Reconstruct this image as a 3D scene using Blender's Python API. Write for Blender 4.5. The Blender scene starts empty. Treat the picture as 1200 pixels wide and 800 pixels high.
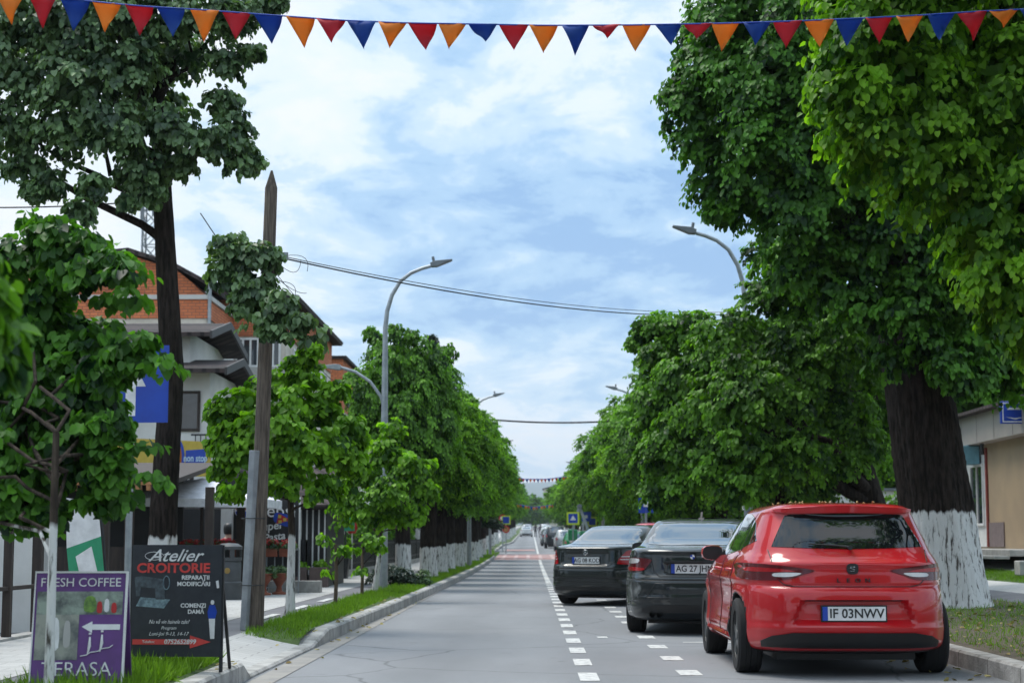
import bpy, bmesh, math, random
import numpy as np
from mathutils import Vector, Matrix
from mathutils.bvhtree import BVHTree
R = math.radians
random.seed(7)
C = bpy.context.scene.collection
scene = bpy.context.scene

# ------------------------------------------------------------------ camera
F = 2050.0; VX, VY = 22.0, 234.0; CAMZ = 1.12
cam_d = bpy.data.cameras.new('camera'); cam = bpy.data.objects.new('camera', cam_d); C.objects.link(cam)
cam_d.sensor_width = 36.0; cam_d.lens = 36.0 * F / 1200.0
cam_d.clip_start = 0.1; cam_d.clip_end = 20000
cam.location = (0, 0, CAMZ)
PITCH = math.atan2(VY, F); YAW = math.asin(VX / math.sqrt(F*F + VX*VX + VY*VY))
cam.rotation_euler = (math.pi/2 + PITCH, 0, YAW)
cam_d.dof.use_dof = True; cam_d.dof.focus_distance = 17.0; cam_d.dof.aperture_fstop = 3.4
scene.camera = cam
CM = cam.rotation_euler.to_matrix()

# ------------------------------------------------------------------ sky, sun, exposure
SUN_EL, SUN_AZ = R(64), R(312)      # sun behind thin cloud: high over the left-hand houses
w = bpy.data.worlds.new('World'); scene.world = w; w.use_nodes = True
nt = w.node_tree; N = nt.nodes; Lk = nt.links; N.clear()
def nn(t, **k):
    n = N.new(t)
    for a, v in k.items(): setattr(n, a, v)
    return n
out = nn('ShaderNodeOutputWorld'); bg = nn('ShaderNodeBackground'); bg.inputs[1].default_value = 0.1
sky = nn('ShaderNodeTexSky', sky_type='NISHITA', sun_disc=False, sun_elevation=SUN_EL, sun_rotation=SUN_AZ)
tc = nn('ShaderNodeTexCoord'); sx = nn('ShaderNodeSeparateXYZ'); Lk.new(tc.outputs['Generated'], sx.inputs[0])
def math_n(op, a, b=None, c=None):
    m = nn('ShaderNodeMath', operation=op)
    for i, v in enumerate((a, b, c)):
        if v is None: continue
        if isinstance(v, (int, float)): m.inputs[i].default_value = v
        else: Lk.new(v, m.inputs[i])
    return m.outputs[0]
zz = math_n('ADD', math_n('MAXIMUM', sx.outputs[2], 0.0), 0.28)
cv = nn('ShaderNodeCombineXYZ'); Lk.new(math_n('DIVIDE', sx.outputs[0], zz), cv.inputs[0]); Lk.new(math_n('DIVIDE', sx.outputs[1], zz), cv.inputs[1])
def noise_w(scale, det, rough, dist, off):
    mp = nn('ShaderNodeMapping'); mp.inputs[1].default_value = off; Lk.new(cv.outputs[0], mp.inputs[0])
    n = nn('ShaderNodeTexNoise'); n.inputs['Scale'].default_value = scale; n.inputs['Detail'].default_value = det
    n.inputs['Roughness'].default_value = rough; n.inputs['Distortion'].default_value = dist
    Lk.new(mp.outputs[0], n.inputs[0]); return n.outputs[0]
def ramp(fac, stops):
    r = nn('ShaderNodeValToRGB'); e = r.color_ramp.elements
    while len(e) < len(stops): e.new(0.5)
    for q, (p, c) in zip(e, stops): q.position = p; q.color = (*c, 1)
    r.color_ramp.interpolation = 'EASE'
    Lk.new(fac, r.inputs[0]); return r.outputs[0]
big = noise_w(1.3, 2, 0.5, 0.2, (3.1, 1.35, 0.0))
fine = noise_w(6.5, 12, 0.63, 0.3, (1.7, 0.4, 0.0))
mixn = math_n('ADD', math_n('MULTIPLY', big, 0.45), math_n('MULTIPLY', fine, 0.55))
tx_ = math_n('DIVIDE', sx.outputs[0], math_n('MAXIMUM', math_n('ABSOLUTE', sx.outputs[1]), 0.05))
ga = math_n('POWER', math_n('DIVIDE', tx_, 0.15), 2); gb = math_n('POWER', math_n('DIVIDE', math_n('SUBTRACT', sx.outputs[2], 0.175), 0.055), 2)
bank = math_n('MULTIPLY', math_n('EXPONENT', math_n('MULTIPLY', math_n('ADD', ga, gb), -1.0)), 0.125)
mixn = math_n('SUBTRACT', mixn, bank)
cl = ramp(mixn, [(0.36, (1.9, 3.4, 5.6)), (0.42, (2.9, 4.5, 6.3)), (0.48, (4.3, 5.6, 6.8)), (0.53, (5.9, 6.6, 7.2)), (0.61, (6.6, 6.8, 7.0))])
mx = nn('ShaderNodeMix', data_type='RGBA'); mx.inputs[0].default_value = 0.9
Lk.new(sky.outputs[0], mx.inputs[6]); Lk.new(cl, mx.inputs[7]); zen = nn('ShaderNodeMapRange'); zen.interpolation_type = 'SMOOTHSTEP'; Lk.new(sx.outputs[2], zen.inputs[0]); zen.inputs[1].default_value = .3; zen.inputs[2].default_value = .95; zen.inputs[3].default_value = 1.0; zen.inputs[4].default_value = 1.55
mz = nn('ShaderNodeMix', data_type='RGBA', blend_type='MULTIPLY'); mz.inputs[0].default_value = 1; Lk.new(mx.outputs[2], mz.inputs[6]); Lk.new(zen.outputs[0], mz.inputs[7]); Lk.new(mz.outputs[2], bg.inputs[0]); Lk.new(bg.outputs[0], out.inputs[0])
sd = bpy.data.lights.new('sun', 'SUN'); sd.energy = 2.0; sd.angle = R(28); sd.color = (1.0, 0.95, 0.87)
sun = bpy.data.objects.new('sun', sd); C.objects.link(sun)
sdir = Vector((math.cos(SUN_EL)*math.sin(SUN_AZ), math.cos(SUN_EL)*math.cos(SUN_AZ), math.sin(SUN_EL)))
sun.rotation_euler = sdir.to_track_quat('Z', 'Y').to_euler(); sun.location = (0, 0, 30)
scene.view_settings.view_transform = 'Standard'; scene.view_settings.look = 'None'; scene.view_settings.gamma = 1
scene.view_settings.exposure = 0.66; scene.view_settings.use_curve_mapping = False
scene.cycles.max_bounces = 6; scene.cycles.diffuse_bounces = 2; scene.cycles.glossy_bounces = 3
scene.cycles.transmission_bounces = 4; scene.cycles.transparent_max_bounces = 8; scene.cycles.volume_bounces = 0
scene.cycles.caustics_reflective = False; scene.cycles.caustics_refractive = False

# ------------------------------------------------------------------ helpers
def ray(px, py): return CM @ Vector(((px-600)/F, (400-py)/F, -1.0))
def at(px, py, Y):
    d = ray(px, py); t = Y / d.y
    return Vector((d.x*t, Y, CAMZ + d.z*t))
def gp(px, py, z=0.0):
    d = ray(px, py); t = (z-CAMZ)/d.z
    return Vector((d.x*t, d.y*t, z))
def zr(Y):
    if Y < 60: return 0.0
    if Y < 120: return 0.0115*(Y-60)**2/120
    return 0.345 + 0.0115*(min(Y, 900)-120)
def interp(x, ks):
    if x <= ks[0][0]: return ks[0][1]
    for (a, p), (b, q) in zip(ks, ks[1:]):
        if x <= b: return p + (q-p)*(x-a)/(b-a)
    return ks[-1][1]
XK = [(14, -2.31), (20, -2.28), (30, -2.16), (50, -2.02), (100, -2.05), (120, -2.45), (158, -2.35), (166, -1.75), (400, -1.7)]
def xk(Y): return interp(Y, XK)
RS = [(3.85, .15), (6, .18), (7.2, .22), (9, .36), (10.3, .5), (11.9, .8), (13, .95), (60, 1.0)]
def zg(X, Y):
    if -3.08 < X < -2.4 and 14.2 < Y < 19.3: return zr(Y) + interp(Y, [(14.2, .15), (14.6, .03), (18.3, .03), (18.75, .10), (19.3, .15)])
    if X > 3.85: return zr(Y) + interp(X, RS)
    if X < xk(Y): return zr(Y) + 0.15
    return zr(Y)

def tag(o, label=None, cat=None, group=None, kind=None):
    if label: o['label'] = label
    if cat: o['category'] = cat
    if group: o['group'] = group
    if kind: o['kind'] = kind
    return o
def empty(name, loc, label, cat, rz=0, group=None):
    o = bpy.data.objects.new(name, None); C.objects.link(o); o.location = loc; o.rotation_euler = (0, 0, rz)
    o.empty_display_size = 0.2
    return tag(o, label, cat, group)
def link(name, me, parent=None, loc=None):
    o = bpy.data.objects.new(name, me); C.objects.link(o)
    if parent: o.parent = parent
    if loc is not None: o.location = loc
    return o
def copy_tree(o, parent=None):
    c = o.copy(); C.objects.link(c)
    if parent: c.parent = parent
    for ch in [q for q in KIDS(o)]: copy_tree(ch, c)
    return c
def KIDS(o): return [q for q in bpy.data.objects if q.parent is o]

class MB:
    def __init__(s): s.v = []; s.f = []; s.mi = []; s.m = Matrix()
    def add(s, vs, fs, mi=0):
        b = len(s.v); s.v += [tuple(s.m @ Vector(p)) for p in vs]
        s.f += [tuple(b+i for i in f) for f in fs]; s.mi += [mi]*len(fs); return s
    def box(s, x0, x1, y0, y1, z0, z1, mi=0, M=None):
        vs = [Vector((x, y, z)) for z in (z0, z1) for y in (y0, y1) for x in (x0, x1)]
        if M: vs = [M @ p for p in vs]
        return s.add(vs, [(0, 2, 3, 1), (4, 5, 7, 6), (0, 1, 5, 4), (2, 6, 7, 3), (0, 4, 6, 2), (1, 3, 7, 5)], mi)
    def bar(s, a, b, w, h=None, mi=0):
        a, b = Vector(a), Vector(b); h = h or w; d = (b-a); L = d.length
        q = d.to_track_quat('Z', 'Y').to_matrix().to_4x4(); M = Matrix.Translation(a) @ q
        return s.box(-w/2, w/2, -h/2, h/2, 0, L, mi, M)
    def tube(s, pts, rad, n=10, mi=0, cap=True):
        pts = [Vector(p) for p in pts]
        if not hasattr(rad, '__len__'): rad = [rad]*len(pts)
        vs = []; up = Vector((0.13, 0.21, 1)).normalized(); prev = None
        for i, p in enumerate(pts):
            d = (pts[min(i+1, len(pts)-1)] - pts[max(i-1, 0)]).normalized()
            if prev is None:
                x = d.cross(Vector((1, 0, 0)) if abs(d.x) < .8 else Vector((0, 1, 0))).normalized()
            else:
                x = (prev - d*prev.dot(d)).normalized()
            prev = x; y = d.cross(x)
            for k in range(n):
                a = 2*math.pi*k/n; vs.append(p + (x*math.cos(a)+y*math.sin(a))*rad[i])
        fs = [(i*n+k, i*n+(k+1) % n, (i+1)*n+(k+1) % n, (i+1)*n+k) for i in range(len(pts)-1) for k in range(n)]
        if cap: fs += [tuple(range(n))[::-1], tuple((len(pts)-1)*n+k for k in range(n))]
        return s.add(vs, fs, mi)
    def lathe(s, prof, n=20, mi=0, M=None, cap=False):
        vs = []
        for r, z in prof:
            for k in range(n):
                a = 2*math.pi*k/n; p = Vector((r*math.cos(a), r*math.sin(a), z)); vs.append(M @ p if M else p)
        fs = [(i*n+k, i*n+(k+1) % n, (i+1)*n+(k+1) % n, (i+1)*n+k) for i in range(len(prof)-1) for k in range(n)]
        if cap: fs += [tuple(range(n))[::-1], tuple((len(prof)-1)*n+k for k in range(n))]
        return s.add(vs, fs, mi)
    def prism(s, poly, axis, a, b, mi=0):
        """poly of 2-D points extruded along axis 'x','y' or 'z' from a to b"""
        def P(u, v, t): return {'x': (t, u, v), 'y': (u, t, v), 'z': (u, v, t)}[axis]
        n = len(poly); vs = [P(u, v, a) for u, v in poly] + [P(u, v, b) for u, v in poly]
        return s.add(vs, [tuple(range(n))[::-1], tuple(range(n, 2*n))] + [(i, (i+1) % n, n+(i+1) % n, n+i) for i in range(n)], mi)
    def build(s, name, mats, parent=None, smooth=None, loc=None, bevel=None):
        me = bpy.data.meshes.new(name); me.from_pydata(s.v, [], s.f)
        mats = mats if isinstance(mats, (list, tuple)) else [mats]
        for m in mats: me.materials.append(m)
        me.polygons.foreach_set('material_index', s.mi)
        bm = bmesh.new(); bm.from_mesh(me); bmesh.ops.recalc_face_normals(bm, faces=bm.faces); bm.to_mesh(me); bm.free()
        if smooth:
            me.polygons.foreach_set('use_smooth', [True]*len(me.polygons)); me.set_sharp_from_angle(angle=R(smooth))
        o = link(name, me, parent, loc)
        if bevel:
            b = o.modifiers.new('bevel', 'BEVEL'); b.width = bevel; b.segments = 2; b.limit_method = 'ANGLE'
        return o

# ------------------------------------------------------------------ materials
def M_(name):
    m = bpy.data.materials.new(name); m.use_nodes = True
    return m, m.node_tree, m.node_tree.nodes['Principled BSDF']
def tn(t, typ, **k):
    n = t.nodes.new(typ)
    for a, v in k.items(): setattr(n, a, v)
    return n
def ins(n, **k):
    for a, v in k.items(): n.inputs[a.replace('_', ' ')].default_value = v
    return n
def c4(c): return (c[0], c[1], c[2], 1)
def pm(name, col, rough=.7, metal=0, col2=None, scale=6, amt=1.0, bump=0, bscale=40, stretch=(1, 1, 1), coat=0, spec=None, detail=6, coords='Object', lo=.38, hi=.62):
    m, t, b = M_(name)
    ins(b, Roughness=rough, Metallic=metal); b.inputs['Coat Weight'].default_value = coat; b.inputs['Coat Roughness'].default_value = .04
    if spec is not None: b.inputs['Specular IOR Level'].default_value = spec
    tcn = tn(t, 'ShaderNodeTexCoord'); mp = tn(t, 'ShaderNodeMapping'); mp.inputs[3].default_value = stretch
    t.links.new(tcn.outputs[coords], mp.inputs[0])
    if col2 is None: col2 = tuple(x*.78 for x in col)
    nz = tn(t, 'ShaderNodeTexNoise'); nz.inputs['Scale'].default_value = scale; nz.inputs['Detail'].default_value = detail; nz.inputs['Roughness'].default_value = .6
    t.links.new(mp.outputs[0], nz.inputs[0])
    r = tn(t, 'ShaderNodeValToRGB'); r.color_ramp.elements[0].position = lo; r.color_ramp.elements[1].position = hi
    r.color_ramp.elements[0].color = c4(col2); r.color_ramp.elements[1].color = c4(col)
    t.links.new(nz.outputs[0], r.inputs[0]); t.links.new(r.outputs[0], b.inputs['Base Color'])
    if bump:
        n2 = tn(t, 'ShaderNodeTexNoise'); n2.inputs['Scale'].default_value = bscale; n2.inputs['Detail'].default_value = 5
        t.links.new(mp.outputs[0], n2.inputs[0])
        bp = tn(t, 'ShaderNodeBump'); bp.inputs['Strength'].default_value = bump; bp.inputs['Distance'].default_value = .02
        t.links.new(n2.outputs[0], bp.inputs['Height']); t.links.new(bp.outputs[0], b.inputs['Normal'])
    return m
MT = {}
MT['asphalt'] = pm('asphalt', (.25, .257, .27), .85, col2=(.18, .187, .197), scale=.55, bump=.35, bscale=180, stretch=(1, .25, 1), detail=10, lo=.3, hi=.7)
MT['asphalt_dark'] = pm('asphalt_path', (.17, .17, .18), .9, col2=(.13, .13, .14), scale=1.5, bump=.3, bscale=150)
MT['paint'] = pm('road_paint', (.58, .58, .56), .75, col2=(.27, .275, .28), scale=11, lo=.36, hi=.5, detail=10)
MT['red_paint'] = pm('red_road_paint', (.5, .2, .17), .7, col2=(.27, .22, .215), scale=1.6, lo=.42, hi=.62)
MT['kerb'] = pm('kerb_concrete', (.42, .41, .39), .9, col2=(.27, .265, .25), scale=5, bump=.3, bscale=60)
MT['soil'] = pm('soil', (.11, .09, .06), .95, col2=(.055, .045, .032), scale=7, bump=.6, bscale=40)
MT['turf'] = pm('turf', (.075, .13, .03), .95, col2=(.05, .075, .025), scale=5, bump=.8, bscale=60)
MT['farland'] = pm('far_ground', (.09, .12, .05), .95, col2=(.13, .13, .09), scale=.05)
MT['hill'] = pm('hill_woods', (.045, .085, .04), 1, col2=(.03, .06, .035), scale=.01)
MT['plaster_w'] = pm('white_plaster', (.82, .81, .78), .85, col2=(.7, .69, .66), scale=1.2)
MT['plaster_b'] = pm('beige_plaster', (.66, .6, .52), .85, col2=(.45, .41, .35), scale=1.0)
MT['plaster_g'] = pm('grey_plaster', (.5, .49, .47), .85, col2=(.4, .39, .37), scale=1.0)
MT['white'] = pm('white_paint', (.78, .78, .77), .5, col2=(.66, .66, .65), scale=4)
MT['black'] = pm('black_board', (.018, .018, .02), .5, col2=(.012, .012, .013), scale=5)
MT['dark_wood'] = pm('dark_wood', (.05, .035, .028), .7, col2=(.028, .02, .017), scale=3, stretch=(8, 8, 1))
MT['lath'] = pm('orange_wood', (.5, .24, .1), .6, col2=(.36, .16, .06), scale=3, stretch=(1, 8, 8))
MT['galv'] = pm('galvanised', (.36, .39, .41), .5, .55, col2=(.28, .31, .33), scale=9)
MT['steel_grey'] = pm('steel_grey', (.2, .22, .24), .45, .3)
MT['darkmetal'] = pm('dark_metal', (.035, .037, .04), .5, .3)
MT['wood_pole'] = pm('weathered_wood', (.15, .12, .095), .9, col2=(.06, .047, .038), scale=5, stretch=(9, 9, .7), bump=.5, bscale=14)
MT['stub'] = pm('grey_stub', (.3, .32, .33), .85, col2=(.21, .225, .24), scale=5)
MT['tile'] = None
MT['glass'] = pm('window_glass', (.03, .04, .05), .04, spec=.9, col2=(.02, .028, .035))
MT['cloth_w'] = pm('canopy_cloth', (.8, .8, .84), .8)
MT['orange_pot'] = pm('terracotta', (.3, .09, .05), .75, col2=(.2, .06, .035))
MT['red'] = pm('red_stuff', (.5, .02, .02), .5)
MT['blue_sign'] = pm('blue_sign', (.01, .06, .42), .35, col2=(.01, .05, .36))
MT['white_sign'] = pm('white_sign', (.8, .8, .8), .4)
MT['yellow_wall'] = pm('yellow_board', (.6, .44, .07), .6, col2=(.52, .37, .05))
MT['yg'] = pm('yellow_green_sign', (.6, .75, .05), .4)
MT['green_b'] = pm('green_banner', (.03, .3, .15), .6, col2=(.025, .25, .12))
MT['purple'] = pm('purple_board', (.14, .05, .23), .5, col2=(.11, .04, .18))
MT['redtext'] = pm('red_lettering', (.72, .07, .06), .6)
MT['whitetext'] = pm('white_lettering', (.85, .85, .85), .6)
MT['blacktext'] = pm('black_lettering', (.02, .02, .02), .5)
MT['wire'] = pm('black_cable', (.02, .02, .022), .6)
MT['tyre'] = pm('tyre_rubber', (.012, .012, .013), .85, bump=.2, bscale=90)
MT['rim'] = pm('alloy_rim', (.22, .225, .23), .35, .8)
MT['trim'] = pm('black_trim', (.011, .011, .012), .5, bump=.1, bscale=300)
MT['cglass'] = pm('car_glass', (.012, .016, .018), .02, spec=1.0, coat=1, col2=(.008, .01, .012)); MT['cglass'].node_tree.nodes['Principled BSDF'].inputs['IOR'].default_value = 1.75
MT['lamp_r'] = pm('red_lamp_glass', (.42, .006, .01), .2, coat=.4, spec=.4, col2=(.28, .004, .008), scale=30)
MT['lamp_dk'] = pm('dark_lamp_glass', (.10, .004, .008), .2, coat=.4, spec=.4)
MT['lamp_w'] = pm('clear_lamp_glass', (.62, .6, .6), .15, coat=1, spec=.8)
MT['skin'] = pm('skin', (.55, .33, .24), .6)
MT['chrome'] = pm('chrome', (.75, .76, .78), .12, 1)
def paintm(name, col, metal=.35, flake=.12, rough=.3):
    return pm(name, col, .42, metal, coat=1, spec=.25, col2=tuple(c*(1-flake) for c in col), scale=1.3)
MT['p_red'] = paintm('red_car_paint', (.50, .004, .010), .0)
MT['p_black'] = paintm('graphite_car_paint', (.012, .016, .018), .3)
MT['p_green'] = paintm('dark_green_black_paint', (.010, .015, .015), .3)

def brickm(name, c1, c2, mortar, scale=1.0, bw=.3, bh=.14, ms=.012):
    m, t, b = M_(name); ins(b, Roughness=.9)
    tcn = tn(t, 'ShaderNodeTexCoord'); s = tn(t, 'ShaderNodeSeparateXYZ'); t.links.new(tcn.outputs['Object'], s.inputs[0])
    a = tn(t, 'ShaderNodeMath', operation='ADD'); t.links.new(s.outputs[0], a.inputs[0]); t.links.new(s.outputs[1], a.inputs[1])
    c = tn(t, 'ShaderNodeCombineXYZ'); t.links.new(a.outputs[0], c.inputs[0]); t.links.new(s.outputs[2], c.inputs[1])
    br = tn(t, 'ShaderNodeTexBrick'); t.links.new(c.outputs[0], br.inputs[0])
    br.inputs['Color1'].default_value = c4(c1); br.inputs['Color2'].default_value = c4(c2); br.inputs['Mortar'].default_value = c4(mortar)
    br.inputs['Scale'].default_value = scale; br.inputs['Mortar Size'].default_value = ms; br.inputs['Brick Width'].default_value = bw; br.inputs['Row Height'].default_value = bh
    nz = tn(t, 'ShaderNodeTexNoise'); nz.inputs['Scale'].default_value = 1.2; nz.inputs['Detail'].default_value = 7; t.links.new(tcn.outputs['Object'], nz.inputs[0])
    mr = tn(t, 'ShaderNodeMapRange'); mr.inputs[3].default_value = .6; mr.inputs[4].default_value = 1.25; t.links.new(nz.outputs[0], mr.inputs[0])
    mu = tn(t, 'ShaderNodeMix', data_type='RGBA', blend_type='MULTIPLY'); mu.inputs[0].default_value = 1
    t.links.new(br.outputs[0], mu.inputs[6]); t.links.new(mr.outputs[0], mu.inputs[7]); t.links.new(mu.outputs[2], b.inputs['Base Color'])
    bp = tn(t, 'ShaderNodeBump'); bp.inputs['Strength'].default_value = .6; bp.inputs['Distance'].default_value = .02; bp.invert = True
    t.links.new(br.outputs['Fac'], bp.inputs['Height']); t.links.new(bp.outputs[0], b.inputs['Normal'])
    return m
MT['brick'] = brickm('orange_hollow_brick', (.68, .21, .085), (.52, .15, .06), (.25, .11, .07), 1, .22, .085, .009)
MT['rooftile'] = brickm('brown_roof_tile', (.07, .05, .048), (.05, .037, .036), (.018, .013, .013), 1, .3, .33, .05)
def pavem(name, col, w_, h_):
    m, t, b = M_(name); ins(b, Roughness=.9)
    tcn = tn(t, 'ShaderNodeTexCoord'); br = tn(t, 'ShaderNodeTexBrick'); t.links.new(tcn.outputs['Object'], br.inputs[0])
    br.offset = .5; br.inputs['Color1'].default_value = c4(col); br.inputs['Color2'].default_value = c4([x*.9 for x in col]); br.inputs['Mortar'].default_value = c4([x*.55 for x in col])
    br.inputs['Scale'].default_value = 1; br.inputs['Mortar Size'].default_value = .006; br.inputs['Brick Width'].default_value = w_; br.inputs['Row Height'].default_value = h_
    nz = tn(t, 'ShaderNodeTexNoise'); nz.inputs['Scale'].default_value = 1.4; nz.inputs['Detail'].default_value = 8; t.links.new(tcn.outputs['Object'], nz.inputs[0])
    mr = tn(t, 'ShaderNodeMapRange'); mr.inputs[3].default_value = .72; mr.inputs[4].default_value = 1.15; t.links.new(nz.outputs[0], mr.inputs[0])
    mu = tn(t, 'ShaderNodeMix', data_type='RGBA', blend_type='MULTIPLY'); mu.inputs[0].default_value = 1
    t.links.new(br.outputs[0], mu.inputs[6]); t.links.new(mr.outputs[0], mu.inputs[7]); t.links.new(mu.outputs[2], b.inputs['Base Color'])
    return m
MT['paving'] = pavem('pale_paving', (.46, .455, .44), .4, .2)

def leafm(name, dark, light, trans=.35, rough=.42, spec=.45):
    m, t, b = M_(name); ins(b, Roughness=rough); b.inputs['Specular IOR Level'].default_value = spec
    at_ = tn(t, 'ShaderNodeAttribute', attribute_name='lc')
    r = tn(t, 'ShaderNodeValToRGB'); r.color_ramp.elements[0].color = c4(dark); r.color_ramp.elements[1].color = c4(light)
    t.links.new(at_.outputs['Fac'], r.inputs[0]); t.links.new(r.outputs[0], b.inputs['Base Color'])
    tr = tn(t, 'ShaderNodeBsdfTranslucent'); mu = tn(t, 'ShaderNodeMix', data_type='RGBA', blend_type='MULTIPLY'); mu.inputs[0].default_value = 1; mu.inputs[7].default_value = (1.5, 1.7, .5, 1)
    t.links.new(r.outputs[0], mu.inputs[6]); t.links.new(mu.outputs[2], tr.inputs[0])
    ms = tn(t, 'ShaderNodeMixShader'); ms.inputs[0].default_value = trans
    t.links.new(b.outputs[0], ms.inputs[1]); t.links.new(tr.outputs[0], ms.inputs[2])
    t.links.new(ms.outputs[0], t.nodes['Material Output'].inputs[0]); return m
MT['leaf'] = leafm('linden_leaf', (.011, .046, .012), (.19, .41, .04), .4, .5, .3)
MT['leaf_d'] = leafm('dark_linden_leaf', (.007, .034, .010), (.12, .31, .03), .36, .5, .3)
MT['leaf_b'] = leafm('bright_linden_leaf', (.026, .09, .008), (.25, .49, .03), .42, .5, .3)
MT['leaf_g'] = leafm('silver_linden_leaf', (.022, .056, .022), (.20, .32, .13), .25, .45, .5)
MT['needle'] = leafm('conifer_needle', (.015, .035, .022), (.04, .075, .04), .1)
MT['grass'] = leafm('grass_blade', (.06, .13, .012), (.2, .36, .03), .3, .6, .2)
MT['flower'] = leafm('flower_head', (.45, .01, .02), (.75, .12, .1), .2)

def barkm(name, white_h, col=(.04, .031, .026), col2=(.012, .0095, .008)):
    m, t, b = M_(name); ins(b, Roughness=.95); b.inputs['Specular IOR Level'].default_value = .15
    tcn = tn(t, 'ShaderNodeTexCoord'); mp = tn(t, 'ShaderNodeMapping'); mp.inputs[3].default_value = (1, 1, .16); t.links.new(tcn.outputs['Object'], mp.inputs[0])
    nz = tn(t, 'ShaderNodeTexNoise'); ins(nz, Scale=22, Detail=7, Roughness=.62); t.links.new(mp.outputs[0], nz.inputs[0])
    r = tn(t, 'ShaderNodeValToRGB'); r.color_ramp.elements[0].position = .4; r.color_ramp.elements[1].position = .62
    r.color_ramp.elements[0].color = c4(col2); r.color_ramp.elements[1].color = c4(col); t.links.new(nz.outputs[0], r.inputs[0])
    colout = r.outputs[0]
    if white_h:
        rw = tn(t, 'ShaderNodeValToRGB'); rw.color_ramp.elements[0].position = .37; rw.color_ramp.elements[1].position = .47
        rw.color_ramp.elements[0].color = c4((.09, .08, .07)); rw.color_ramp.elements[1].color = c4((.68, .68, .66)); t.links.new(nz.outputs[0], rw.inputs[0])
        s = tn(t, 'ShaderNodeSeparateXYZ'); t.links.new(tcn.outputs['Object'], s.inputs[0])
        n3 = tn(t, 'ShaderNodeTexNoise'); ins(n3, Scale=9, Detail=4); t.links.new(mp.outputs[0], n3.inputs[0])
        a = tn(t, 'ShaderNodeMath', operation='MULTIPLY_ADD'); a.inputs[1].default_value = .22; t.links.new(n3.outputs[0], a.inputs[0]); t.links.new(s.outputs[2], a.inputs[2])
        g = tn(t, 'ShaderNodeMapRange'); g.inputs[1].default_value = white_h+.09; g.inputs[2].default_value = white_h+.13; g.inputs[3].default_value = 1; g.inputs[4].default_value = 0; t.links.new(a.outputs[0], g.inputs[0])
        mx_ = tn(t, 'ShaderNodeMix', data_type='RGBA'); t.links.new(g.outputs[0], mx_.inputs[0]); t.links.new(r.outputs[0], mx_.inputs[6]); t.links.new(rw.outputs[0], mx_.inputs[7]); colout = mx_.outputs[2]
    t.links.new(colout, b.inputs['Base Color'])
    bp = tn(t, 'ShaderNodeBump'); bp.inputs['Strength'].default_value = .9; bp.inputs['Distance'].default_value = .03
    t.links.new(nz.outputs[0], bp.inputs['Height']); t.links.new(bp.outputs[0], b.inputs['Normal']); return m
MT['bark0'] = barkm('bark', 0)
MT['bark14'] = barkm('whitewashed_bark', 1.36)
MT['bark10'] = barkm('whitewashed_bark_row', .98)
MT['bark12'] = barkm('whitewashed_bark_young', 1.02, (.09, .07, .055), (.03, .024, .02))
MT['bark12d'] = barkm('dark_whitewashed_bark', 1.02, (.04, .031, .026), (.012, .0095, .008))
MT['sapling'] = pm('sapling_bark', (.12, .085, .06), .9)

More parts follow.
